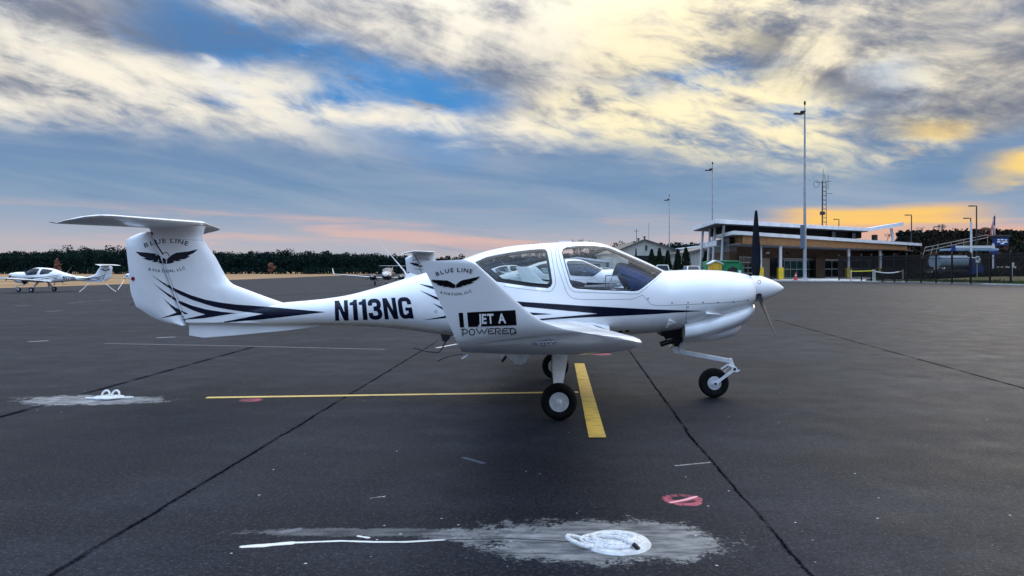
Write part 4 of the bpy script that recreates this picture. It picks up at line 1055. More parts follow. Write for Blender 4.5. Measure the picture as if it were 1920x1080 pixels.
# twin-engine aeroplane facing us
SILV = pmat('silver_paint', (.30, .31, .33), 0.3, coat=.4, var=.2); DKP = pmat('charcoal_paint', (.035, .037, .042), 0.3, coat=.3, var=.2)
DGL = pmat('dark_windscreen', (.03, .035, .045), 0.08, var=.2)
def ring_e(x, hw, zb, zt, n=24, e=2.2): return [Vector((x, hw * se(math.cos(2 * math.pi * k / n), e), (zb + zt) / 2 + (zt - zb) / 2 * se(math.sin(2 * math.pi * k / n), e))) for k in range(n)]
twin = thing('twin_engine_aircraft', 'dark twin-engine aeroplane facing the camera beyond the tail boom', 'aeroplane', (px(728, 504, 93).x, 93, gz(-15, 93)), R(-90 + 3))
tb = MB().loft([ring_e(*a) for a in ((3.0, .06, 1.05, 1.16), (2.85, .24, .90, 1.30), (2.4, .46, .74, 1.50), (1.6, .60, .64, 1.72), (.9, .64, .62, 2.02), (.2, .64, .62, 2.12), (-.8, .60, .66, 2.08), (-1.8, .42, .82, 1.86), (-3.0, .24, 1.02, 1.62), (-5.2, .12, 1.22, 1.50))])
tb.build('fuselage', [DKP], twin, True)
MB().loft([ring_e(*a) for a in ((1.75, .42, 1.62, 1.72), (1.2, .58, 1.50, 1.92), (.7, .645, 1.46, 2.08), (.2, .65, 1.46, 2.125))]).build('windscreen', DGL, twin, True)
MB().loft([ring_e(*a) for a in ((2.98, .10, 1.03, 1.20), (2.6, .40, 1.12, 1.44), (1.8, .56, 1.30, 1.70))]).build('nose_top', SILV, twin, True)
for sg in (-1, 1):
    secs_ = [(P3(.9, sg * .5, .85), P3(-.7, sg * .5, .82), .15, 0, .02), (P3(.75, sg * 2.2, .98), P3(-.6, sg * 2.2, .95), .14, 0, .02), (P3(.55, sg * 6.3, 1.33), P3(-.4, sg * 6.3, 1.30), .12, 0, .02)]
    wo = MB().loft(wing_rings(secs_)).build('wing', SILV, twin, True, sharp=50)
    MB().loft(wing_rings([(P3(.55, sg * 6.3, 1.33), P3(-.4, sg * 6.3, 1.30), .12, 0, .0), (P3(.35, sg * 6.55, 1.45), P3(-.45, sg * 6.55, 1.42), .09, -sg * R(60), 0), (P3(-.1, sg * 6.72, 2.05), P3(-.55, sg * 6.72, 2.05), .07, -sg * R(83), 0)])).build('winglet', WHITE, wo, True, sharp=50)
    na = MB().loft([ring_e(*a) for a in ((1.85, .20, .86, 1.24), (1.7, .34, .68, 1.34), (1.2, .40, .60, 1.40), (.4, .38, .66, 1.36), (-.4, .25, .80, 1.22), (-1.3, .05, 1.0, 1.1))])
    na.v = [(x, y + sg * 1.70, z) for x, y, z in na.v]; no = na.build('engine_nacelle', DKP, twin, True)
    MB().lathe((1.82, sg * 1.70, 1.06), (1, 0, 0), [(0, .17), (.1, .16), (.25, .09), (.34, .005)], 20).build('spinner', SILV, no, True)
    for k in range(3):
        a = R(90 * 0 + 60 + 120 * k) + (R(60) if sg > 0 else R(64)); rad = Vector((0, math.sin(a), math.cos(a))); h0 = Vector((1.88, sg * 1.70, 1.06)); tn = Vector((1, 0, 0)).cross(rad)
        rg_ = [[h0 + rad * r0 + (tn * .8 + Vector((.6, 0, 0))) * (ch * .5 * math.cos(q_)) + Vector((.012 * math.sin(q_), 0, 0)) for q_ in [2 * math.pi * j / 8 for j in range(8)]] for r0, ch in ((.1, .07), (.3, .14), (.6, .13), (.85, .09), (.94, .03))]
        bo = MB().loft(rg_).build('propeller_blade', BLADE, no, True)
    MB().beam((-.1, sg * 1.65, .75), (-.25, sg * 1.62, .28), .09, .09).build('main_gear_leg', GEARW, twin)
    wheel(twin, (-.25, sg * 1.62, .24), .24, .17)
MB().beam((2.0, 0, .75), (2.1, 0, .25), .09, .09).build('nose_gear_strut', GEARW, twin); wheel(twin, (2.1, 0, .2), .20, .14)
MB().prism([(-4.1, -.04, 1.45), (-5.2, -.04, 1.25), (-5.5, -.04, 2.35), (-4.9, -.04, 2.35)], (0, .08, 0)).build('fin', SILV, twin)
MB().loft(wing_rings([(P3(-4.8, 1.65, 2.36), P3(-5.4, 1.65, 2.36), .1, 0, 0), (P3(-4.7, 0, 2.36), P3(-5.5, 0, 2.36), .1, 0, 0), (P3(-4.8, -1.65, 2.36), P3(-5.4, -1.65, 2.36), .1, 0, 0)])).build('tailplane', SILV, twin, True)
# ------------------------------------------------------------------ terminal side of the apron
CONC = pmat('pale_concrete', (.50, .49, .47), .8, scale=.8, col2=(.34, .33, .32), bump=.3, bscale=20)
WROOF = pmat('white_roof_metal', (.66, .69, .73), .45, var=.12, scale=.6)
BRICK = pmat('brown_brick', (.13, .085, .062), .85, scale=3.0, col2=(.085, .056, .042), bump=.4, bscale=30, spec=.1)
SIDING = pmat('grey_siding', (.13, .13, .135), .55, scale=1.2, var=.2)
WOOD = pmat('cedar_fascia', (.33, .165, .06), .7, scale=1.6, col2=(.18, .085, .032), stretch=(1, 1, 8), bump=.3, bscale=14)
SOFF = pmat('soffit_paint', (.22, .24, .27), .6, var=.1)
BLACKG = pmat('dark_glazing', (.012, .018, .022), .10, var=.2)
TEALG = pmat('teal_glazing', (.02, .07, .075), .08, var=.3, scale=.7)
FRAME = pmat('pale_window_frame', (.55, .56, .57), .45, var=.1)
STEEL = pmat('galvanised_steel', (.36, .38, .41), .45, metal=.5, var=.15, scale=2)
DKST = pmat('dark_bronze_steel', (.03, .03, .033), .5, metal=.3, var=.2)
YELB = pmat('bollard_yellow', (.72, .50, .02), .5, var=.15, scale=4)
BEIGE = pmat('beige_metal_cladding', (.36, .355, .32), .5, var=.12, scale=.5)
TRIM = pmat('dark_trim', (.05, .048, .048), .5)
BLUE = pmat('blue_paint', (.012, .035, .15), .5, var=.15, spec=.25)
TANKM = pmat('tank_grey_blue', (.22, .29, .36), .4, coat=.2, var=.12)
FENM = pmat('black_fence_paint', (.008, .008, .009), .45, var=.2)
GREENP = pmat('green_plastic', (.012, .20, .075), .45, var=.2, scale=3)
YELP = pmat('yellow_plastic', (.68, .40, .03), .5, var=.15, scale=3)
TYRE2 = RUBBER; CARW = pmat('white_car_paint', (.72, .72, .72), .25, coat=.6, var=.04); CARG = pmat('car_window', (.03, .035, .04), .06)
e1, e2 = Vector((.743, .669, 0)), Vector((.08, .997, 0))
SLAB = .14
kerb_line = [(12, 128), (22, 112), (30, 99.5), (38, 95.3), (42, 93.4), (46.5, 84.9), (48.3, 72.8), (50, 40), (51, -14)]
m = MB()
inner = [(p[0] + .0, p[1]) for p in kerb_line]
out_ = [(14, 230), (110, 230), (130, 90), (130, -14)]
poly = kerb_line + [(130, -14), (130, 230), (12, 230)]
def slab(name, poly, z0, z1, mat):
    V = [Vector((x, y, z1)) for x, y in poly]; n = len(poly); mm = MB()
    mm.v = [tuple(v) for v in V] + [(x, y, z0) for x, y in poly]
    mm.f = [tuple(t) for t in tessellate_polygon([V])] + [(i, (i + 1) % n, n + (i + 1) % n, n + i) for i in range(n)]
    return struct(mm.build(name, mat))
slab('pavement', poly, -.1, SLAB, CONC)
VERGE = pmat('verge_grass', (.075, .085, .025), .9, scale=.35, col2=(.13, .105, .065), bump=.6, bscale=10, spec=.05)
def verge_z(x, y):
    return SLAB + .012 + .50 * sstep(x - (44 + (85 - y) * .05), 0.4, 9)
vx = []
def verge():
    mm = MB(); edge = [(43.3, 93.9), (46.9, 85.3), (48.7, 72.9), (50.4, 40), (51.4, -14)]; offs = [.0, .5, 1.2, 2.5, 4.5, 7, 10, 16, 30, 60]
    pts = []
    for i in range(len(edge) - 1):
        for k in range(8): pts.append(tuple(edge[i][j] + (edge[i + 1][j] - edge[i][j]) * k / 8 for j in (0, 1)))
    pts.append(edge[-1]); n = len(offs)
    for (x, y) in pts:
        for o in offs: xx_ = x + o; mm.v.append((xx_, y + o * .22, SLAB + .012 + .62 * sstep(o, .6, 5) * sstep(95 - y, 0, 14)))
    mm.f = [(i * n + j, i * n + j + 1, (i + 1) * n + j + 1, (i + 1) * n + j) for i in range(len(pts) - 1) for j in range(n - 1)]
    o = struct(mm.build('verge', VERGE, smooth=True)); return BVHTree.FromPolygons([Vector(p) for p in mm.v], mm.f)
BV_V = verge()
def vz(x, y):
    h = BV_V.ray_cast(Vector((x, y, 20)), Vector((0, 0, -1))); return h[0].z if h[0] is not None else SLAB
# ---- terminal
TC = Vector((28, 97, 0))
term = thing('terminal_building', 'low brown brick terminal with two white roofs, cedar fascia and open canopy', 'building', (28, 97, 0))
def tp(t, s, z, C=TC): return C + e1 * t + e2 * s + Vector((0, 0, z)) - TC
def tprism(name, corners, z0, z1, mat, par=term, C=TC, dz=0.0, bevel=0):
    n = len(corners); lo = [tp(t, s, z0 + dz * t, C) for t, s in corners]; hi = [tp(t, s, z1 + dz * t, C) for t, s in corners]
    return MB().add(lo + hi, [tuple(range(n - 1, -1, -1)), tuple(range(n, 2 * n))] + [(k, (k + 1) % n, n + (k + 1) % n, n + k) for k in range(n)]).build(name, mat, par, bevel=bevel)
def rect(t0, t1, s0, s1): return [(t0, s0), (t1, s0), (t1, s1), (t0, s1)]
def t_at(u, s=0.0, C=TC):
    k = (u - 960) / F; A = C + e2 * s; return (k * A.y - A.x) / (e1.x - k * e1.y)
def zy(v, t, s=0.0, C=TC): return CAMZ - (v - HOR) / F * (C + e1 * t + e2 * s).y
tprism('lower_roof', rect(-.2, 61, -.3, 12), 5.92, 6.38, WROOF, dz=-.004)
tprism('canopy_soffit', rect(.5, 58, .4, 9), 4.72, 4.80, SOFF)
for i in range(9):
    a, b = 2.0 + 53 * i / 9, 2.0 + 53 * (i + 1) / 9 - .05
    tprism('fascia_board', rect(a, b, .12, .30), 4.80, 5.86, WOOD)
for i in range(2): tprism('fascia_board', rect(1.80, 1.98, .35 + 3.2 * i, 3.5 + 3.2 * i), 4.80, 5.86, WOOD)
tprism('canopy_core', rect(2.2, 55, .45, 8.9), 4.82, 5.90, SIDING)
tprism('wall', rect(1.0, 60, 9.0, 9.4), 0.1, 5.85, BRICK)
tprism('end_wall', rect(60, 60.4, 9.0, 26), 0.1, 5.85, BRICK)
# openings on the front wall
def on_wall(name, u0, u1, v0, v1, mat, par=term, s=8.9, d=.12, zmin=None):
    t0, t1 = t_at(u0, s), t_at(u1, s); tm = (t0 + t1) / 2; z0, z1 = zy(v1, tm, s), zy(v0, tm, s)
    return tprism(name, rect(t0, t1, s - d, s), max(z0, SLAB) if zmin is None else zmin, z1, mat, par)
def glazing(u0, u1, v0, v1, nx, nz, gm, s=8.9):
    w = on_wall('window', u0, u1, v0, v1, gm, s=s, d=.10, zmin=.2)
    t0, t1 = t_at(u0, s), t_at(u1, s); z1 = zy(v0, (t0 + t1) / 2, s); z0 = .2
    for i in range(nx + 1):
        t = t0 + (t1 - t0) * i / nx; tprism('mullion', rect(t - .05, t + .05, s - .17, s - .1), z0, z1, FRAME, w)
    for i in range(nz + 1):
        z = z0 + (z1 - z0) * i / nz; tprism('transom', rect(t0 - .05, t1 + .05, s - .16, s - .11), z - .05, z + .05, FRAME, w)
glazing(1386, 1410, 482, 522, 3, 4, BLACKG); glazing(1470, 1527, 489, 522, 5, 2, TEALG); glazing(1546, 1572, 489, 522, 2, 2, BLACKG); glazing(1580, 1640, 489, 521, 5, 2, BLACKG)
on_wall('door', 1428, 1443, 484, 522, pmat('beige_door', (.30, .24, .19), .6), d=.08)
on_wall('dark_doorway', 1444, 1458, 484, 522, BLACKG, d=.08)
on_wall('lintel', 1468, 1574, 485.5, 488.5, WROOF, d=.25, zmin=3.05)
tprism('brick_pier', rect(t_at(1528, 7.5), t_at(1545, 7.5), 6.9, 7.5), .1, 3.3, BRICK)
# clerestory and upper roof
UC = Vector((26.2, 99, 0))
tprism('clerestory_wall', rect(3.0, 44.5, 2.0, 15), 6.40, 7.55, pmat('dark_clerestory', (.004, .004, .005), .8, spec=.1), C=UC, dz=.009)
tprism('upper_roof', rect(0, 45.8, 0, 19), 7.45, 7.98, WROOF, C=UC, dz=.0105, bevel=.03)
tprism('upper_soffit', rect(.2, 45.5, .2, 18.7), 7.36, 7.44, pmat('dark_soffit', (.03, .03, .033), .7), C=UC, dz=.0105)
a, b = UC + e1 * 45.85 - TC, px(1695, 421, 131) - TC
MB().prism([a + Vector((0, 0, 7.93)), a + Vector((0, 0, 8.46)), Vector((b.x, b.y, 9.55)), Vector((b.x, b.y, 8.95))], e2 * 9).build('upturned_roof', WROOF, term)
for u in (1560, 1598, 1640): tprism('rooftop_unit', rect(t_at(u, 5), t_at(u, 5) + 1.2, 5, 6.4), 6.25, 7.5, DKST)
MB().beam(px(1675, 452, 133) - TC, px(1671, 428, 133) - TC, .35, .35).build('roof_strut', WROOF, term)
# side block: grey siding over brick, white band on top
tprism('side_block_brick', rect(0.8, 2.4, 5.0, 20), .1, 3.9, BRICK)
tprism('side_block_siding', rect(0.75, 2.45, 4.9, 20), 3.9, 5.75, SIDING)
for i in range(10): tprism('siding_board', rect(.70, 2.5, 4.84, 4.9), 3.95 + i * .18, 4.09 + i * .18, SIDING)
tprism('side_band', rect(-1.2, .9, 8.2, 22), 4.75, 5.45, WROOF)
# slanting columns below the upper roof
for ub, ut, vt, d in ((1312, 1318, 429, 114.5), (1325.5, 1331.5, 428, 110.5), (1335, 1341, 426, 107), (1351, 1357, 420, 103)):
    p = px(ub, 504, d); p.z = .1; q_ = px(ut, vt + 1, d)
    MB().tube([p - TC, q_ - TC], .17, 10).build('slanting_column', FRAME, term, True)
# canopy columns with yellow guards
for u, s in ((1463, .6), (1591, 1.5), (1650, 1.5), (1427, 1.2)):
    t = t_at(u, s); c = tp(t, s, 0); w_ = .36 if u != 1427 else .2
    co = MB().box((c.x, c.y, 2.45), (w_, w_, 4.7)).build('canopy_column', FRAME, term)
    MB().box((c.x, c.y, .95), (w_ + .36, w_ + .36, 1.62)).build('column_guard', YELB, co, bevel=.03)
# pipes / lamps on the wall
for u, v in ((1439, 474), (1476, 475), (1550, 475)):
    t = t_at(u, 8.8); c = tp(t, 8.75, zy(v, t, 8.75)); MB().box(c, (.5, .3, .35)).build('wall_lamp', DKST if u > 1440 else FRAME, term, bevel=.05)
# ---- hangars
def hangar(name, label, x0, x1, y, depth, ze, zr, apex=.5, door=None, roofm=TRIM, skew=0.0):
    h = thing(name, label, 'hangar', ((x0 + x1) / 2, y, 0)); xm = (x1 - x0) / 2; xa = -xm + (x1 - x0) * apex
    n = int((x1 - x0) / .55)
    def top(x): return ze + (zr - ze) * (1 - abs(x - xa) / (xa + xm if x < xa else xm - xa))
    MB().prism([(-xm, .06, .05), (xm, .06, .05), (xm, .06, ze), (xa, .06, zr), (-xm, .06, ze)], (skew, depth, 0)).build('shell', BEIGE, h)
    for i in range(n):
        xa_ = -xm + (x1 - x0) * i / n; xb_ = xa_ + (x1 - x0) / n * .55; z0 = .1
        if door and door[0] < xa_ < door[1]: z0 = door[2]
        MB().prism([(xa_, 0, z0), (xb_, 0, z0), (xb_, 0, top(xb_) - .05), (xa_, 0, top(xa_) - .05)], (0, .058, 0)).build('wall_panel', BEIGE, h)
    for a, b, za, zb in ((-xm - .5, xa, ze - .25, zr), (xa, xm + .5, zr, ze - .25)):
        MB().prism([(a, -.5, za), (b, -.5, zb), (b, -.5, zb + .28), (a, -.5, za + .28)], (skew, depth + 1, 0)).build('roof_slope', roofm, h)
    if door: MB().box(((door[0] + door[1]) / 2, .0, door[2] / 2), (door[1] - door[0], .1, door[2])).build('door', BLACKG, h)
    return h
hg = hangar('hangar', 'beige ribbed gable hangar with dark doorway behind the evergreens', 19.5, 33.0, 147, 30, 4.65, 7.0, .43, (-4.0, 3.0, 4.1))
for x, z in ((-2.4, 6.3), (-1.6, 6.9), (-.4, 7.25)): MB().lathe((x, 3, z), (0, 0, 1), [(0, .14), (.45, .14), (.47, .32), (.62, .30), (.70, .05)], 12).build('roof_vent', DKST, hg, True)
MB().tube([(-1.8, 4, 6.6), (-1.8, 4, 9.4)], .05, 6).build('mast', DKST, hg); MB().tube([(-2.3, 4, 9.0), (-1.3, 4, 9.0)], .04, 6).build('mast_arm', DKST, hg); MB().tube([(.6, 4, 7), (.6, 4, 10.6)], .03, 6).build('aerial', DKST, hg)
MB().box((-.6, -.1, 5.6), (.35, .25, .9)).build('wall_lamp', DKST, hg)
hangar('hangar', 'low hangar showing a broad white roof behind the gable hangar', 30.0, 60.0, 178, 30, 5.2, 6.9, .5, None, WROOF)
hangar('hangar', 'beige hangar with a dark sloping roof beside the slanting columns', 30.2, 52, 132, 16, 4.4, 7.4, .62, None, pmat('brown_grey_roof', (.12, .11, .11), .5))
hangar('hangar', 'long low hangar with white doors seen through the canopy', 7.5, 19.0, 155, 14, 3.1, 3.7, .5, (-4.5, 4.5, 2.6), WROOF)
# ---- masts and lamps
def apron_light(u, vt, d, label):
    X = (u - 960) / F * d; h = CAMZ + (HOR - vt) / F * d; t = thing('apron_light', label, 'lamp post', (X, d, SLAB if u > 1400 else gz(X, d)), 0, None)
    MB().tube([(0, 0, 0), (0, 0, h * .35), (0, 0, h)], [.23, .18, .10], 10).build('pole', STEEL, t, True)
    MB().lathe((0, 0, 0), (0, 0, 1), [(0, .45), (.25, .42), (.27, .24)], 12).build('base', CONC, t, True)
    MB().tube([(0, 0, h - .6), (-.7, -.3, h - .5)], .08, 6).build('arm', DKST, t, True)
    hd = MB().box((-.95, -.35, h - .72), (1.2, .55, .22), .35).build('lamp_head', DKST, t, bevel=.05)
    MB().box((-.35, -.3, h - .42), (.5, .5, .2), .35).build('lamp_head', DKST, t, bevel=.05)
    MB().tube([(0, 0, h), (0, 0, h + .5)], .04, 6).build('lightning_rod', DKST, t, True); MB().lathe((0, 0, h + .45), (0, 0, 1), [(0, .03), (.12, .13), (.5, .13), (.55, .03)], 8).build('beacon', DKST, t, True)
    MB().box((-.33, -.05, 5.6), (.42, .42, 3.0)).build('control_box', pmat('box_blue_grey', (.10, .14, .18), .5) if 'box_blue_grey' not in MATS else MATS['box_blue_grey'], t, bevel=.03)
    return t
apron_light(1509, 206, 99, 'tallest grey apron light mast at the pavement edge near the red cone')
apron_light(1336, 313, 152, 'grey apron light mast by the slanting columns of the terminal')
apron_light(1255, 371, 219, 'distant grey apron light mast in front of the gable hangar')
def small_lamp(u, vt, d, zb, label, mat=DKST, flip=False):
    X = (u - 960) / F * d; h = CAMZ + (HOR - vt) / F * d - zb; t = thing('street_lamp', label, 'street lamp', (X, d, zb))
    s_ = 1 if flip else -1
    MB().tube([(0, 0, 0), (0, 0, h)], [.14, .09], 8).build('pole', mat, t, True); MB().tube([(0, 0, h), (s_ * .5, 0, h)], .07, 6).build('arm', mat, t, True)
    MB().box((s_ * .75, 0, h - .02), (.85, .4, .16)).build('lamp_head', DKST, t, bevel=.03); MB().lathe((0, 0, 0), (0, 0, 1), [(0, .3), (.4, .28), (.42, .12)], 10).build('base', CONC, t, True)
small_lamp(1573, 411, 165, .1, 'short dark lamp post rising behind the terminal roof'); small_lamp(1709, 403, 140, .1, 'dark lamp post right of the upturned roof')
small_lamp(1751, 425, 150, .1, 'dark lamp post behind the tank truck', flip=True); small_lamp(1831, 386, 118, .3, 'tallest dark lamp post among those behind the fence'); small_lamp(1820, 409, 128, .3, 'dark lamp post close beside a white pole')
small_lamp(1870, 436, 150, .2, 'small dark lamp post by the flag')
# lattice radio mast
mx_, my_ = (1544.5 - 960) / F * 132, 132
t = thing('radio_mast', 'ladder-like lattice radio mast rising behind the cedar fascia', 'mast', (mx_, my_, .1)); H_ = CAMZ + (HOR - 340) / F * 132
L_ = [(-.42, -.2), (.42, -.2), (0, .5)]
for x, y in L_: MB().tube([(x, y, 0), (x * .8, y * .8, H_)], .06, 6).build('leg', DKST, t, True)
for i in range(22):
    z = H_ * (i + .5) / 22
    for a, b in ((0, 1), (1, 2), (2, 0)): MB().tube([(L_[a][0] * .9, L_[a][1] * .9, z), (L_[b][0] * .9, L_[b][1] * .9, z + (.0 if a == 0 else .3))], .035, 5).build('brace', DKST, t, True)
for x, z0, z1 in ((-.1, H_, H_ + 2.0), (.75, H_ - 1.5, H_ + 1.0), (.2, H_, H_ + 1.1)): MB().tube([(x, 0, z0), (x, 0, z1)], .04, 5).build('whip', DKST, t, True)
for z, x0, x1 in ((H_ - .1, .3, 1.4), (H_ - 2.2, .3, 1.5), (H_ - .3, -1.3, -.3)): MB().tube([(x0, 0, z), (x1, 0, z)], .04, 5).build('side_arm', DKST, t, True)
MB().tube([Vector((-1.25 + .5 * math.cos(k * math.pi / 8), 0, H_ - .6 + .55 * math.sin(k * math.pi / 8))) for k in range(16)], .04, 5, closed=True).build('loop_aerial', DKST, t, True)
MB().box((-.4, -.4, H_ - 5.6), (.7, .6, .6)).build('equipment_box', DKST, t, bevel=.05)
# ---- fence with pickets
fa, fb = Vector((px(1573, 504, 97).x, 97)), Vector((px(1990, 504, 70).x, 70))
fence = thing('security_fence', 'black steel picket fence running along the pavement to the right', 'fence', (fa.x, fa.y, 0))
us = [1573, 1595, 1615, 1634, 1655, 1677, 1700, 1727, 1755, 1785, 1820, 1856, 1895, 1940, 1990]
fp = []
dd = fb - fa
for u in us:
    k = (u - 960) / F; t_ = (k * fa.y - fa.x) / (dd.x - k * dd.y); p = fa + dd * t_; fp.append(Vector((p.x, p.y, vz(p.x, p.y))))
FO = Vector((fa.x, fa.y, 0)); HF = 3.0
for i, p in enumerate(fp):
    po = MB().box(p - FO + Vector((0, 0, HF / 2)), (.13, .13, HF + .2)).build('post', FENM, fence)
    MB().lathe(p - FO + Vector((0, 0, HF + .1)), (0, 0, 1), [(0, .09), (.05, .09), (.1, .01)], 8).build('post_cap', FENM, po)
for p, q_ in zip(fp, fp[1:]):
    for z in (.25, HF - .45, HF - .12): MB().beam(p - FO + Vector((0, 0, z)), q_ - FO + Vector((0, 0, z)), .05, .06).build('rail', FENM, fence)
    n = max(3, int((q_ - p).length / .115)); mm = MB()
    for k in range(1, n):
        c = p.lerp(q_, k / n) - FO; mm.box(c + Vector((0, 0, HF / 2 + .05)), (.034, .034, HF - .1))
    stuff(mm.build('pickets', FENM, fence))
# caution tape posts
POSTM = pmat('pale_post', (.62, .60, .50), .6, var=.1); TAPE = pmat('caution_tape', (.75, .62, .05), .5, var=.1); TAPEW = pmat('pale_tape', (.70, .68, .60), .5, var=.1)
cp = []
for u in (1595.5, 1637, 1640.5, 1693):
    p = px(u, 504, 91.5 - (u - 1595) * .04); p.z = vz(p.x, p.y) - .01; cp.append(p)
    o = MB().box((0, 0, .68), (.09, .09, 1.36)).build('barrier_post', POSTM, bevel=.01); o.location = p
    tag(o, {1595.5: 'pale barrier post at the free end of the yellow caution tape', 1637: 'pale barrier post joining the two tapes, yellow side', 1640.5: 'pale barrier post joining the two tapes, pale side', 1693: 'pale barrier post at the far end of the sagging pale tape'}[u], 'post')
def tape(a, b, sag, mat, label):
    a, b = a + Vector((0, 0, 1.18)), b + Vector((0, 0, 1.25)); n = 10; mm = MB(); V = []
    for i in range(n + 1):
        p = a.lerp(b, i / n) - a; p.z -= sag * 4 * (i / n) * (1 - i / n); V += [p + Vector((0, -.06, .06)), p + Vector((0, -.06, -.06)), p + Vector((0, -.05, -.06)), p + Vector((0, -.05, .06))]
    mm.loft([V[4 * i:4 * i + 4] for i in range(n + 1)]); o = mm.build('barrier_tape', mat); o.location = a; tag(o, label, 'tape')
tape(cp[0], cp[1], .03, TAPE, 'taut yellow caution tape between two pale posts'); tape(cp[2], cp[3], .22, TAPEW, 'sagging pale tape before the black fence')
# traffic cone
cone = thing('traffic_cone', 'red traffic cone standing at the pavement edge', 'traffic cone', px(1492, 504, 98) * 1.0); cone.location.z = SLAB
CONEM = pmat('cone_red', (.50, .03, .03), .5, var=.1)
MB().lathe((0, 0, .03), (0, 0, 1), [(0, .22), (.5, .14), (.95, .06), (.97, .02)], 14).build('body', CONEM, cone, True); MB().box((0, 0, .02), (.55, .55, .05)).build('base', CONEM, cone); MB().lathe((0, 0, .55), (0, 0, 1), [(0, .137), (.14, .118), (.141, .02)], 14).build('reflective_band', FRAME, cone, True)
# green waste container and yellow hut
cont = thing('waste_compactor', 'green waste compactor container in front of the terminal', 'container', (px(1352, 504, 96).x, 96, SLAB), R(0))
MB().prism([(-2.1, -1, .3), (2.4, -1, .3), (2.5, -1, 1.6), (2.0, -1, 2.45), (-1.0, -1, 2.5), (-2.1, -1, 2.3)], (0, 2, 0)).build('body', GREENP, cont, bevel=.06)
MB().prism([(.35, -1.1, .9), (1.6, -1.1, .8), (1.7, -1.1, 1.5), (1.2, -1.1, 1.75), (.6, -1.1, 1.45)], (0, .12, 0)).build('opening', BLACKG, cont)
for x in (-1.9, -.7, .15, 2.25): MB().box((x, -1.05, 1.3), (.12, .12, 2.1)).build('rib', GREENP, cont)
MB().box((0, -1.05, 2.35), (4.0, .16, .14)).build('top_rail', GREENP, cont); MB().box((2.0, -1.08, 1.0), (.35, .05, .5)).build('notice', WHITEV, cont); MB().box((.1, 0, .17), (4.2, 1.9, .26)).build('skid', DKST, cont)
hut = thing('yellow_hut', 'small yellow plastic hut with white gabled roof by the green container', 'hut', (px(1340, 504, 93).x, 93, SLAB))
MB().prism([(-.7, -.6, 0), (.7, -.6, 0), (.7, -.6, 2.05), (0, -.6, 2.35), (-.7, -.6, 2.05)], (0, 1.2, 0)).build('body', YELP, hut, bevel=.04)
for sg in (-1, 1): MB().prism([(0, -.72, 2.36), (sg * .86, -.72, 1.98), (sg * .86, -.72, 2.10), (0, -.72, 2.50)], (0, 1.44, 0)).build('roof_slope', WROOF, hut)
for x in (-.55, .55): MB().box((x, -.64, 1.0), (.14, .08, 1.9)).build('corner_rib', YELP, hut)
MB().box((0, -.63, 1.2), (.5, .05, .55)).build('notice', FRAME, hut); MB().prism([(-.4, -.66, .1), (.4, -.66, .1), (.4, -.66, 1.7), (0, -.66, 1.95), (-.4, -.66, 1.7)], (0, .04, 0)).build('door', YELP, hut, bevel=.02)
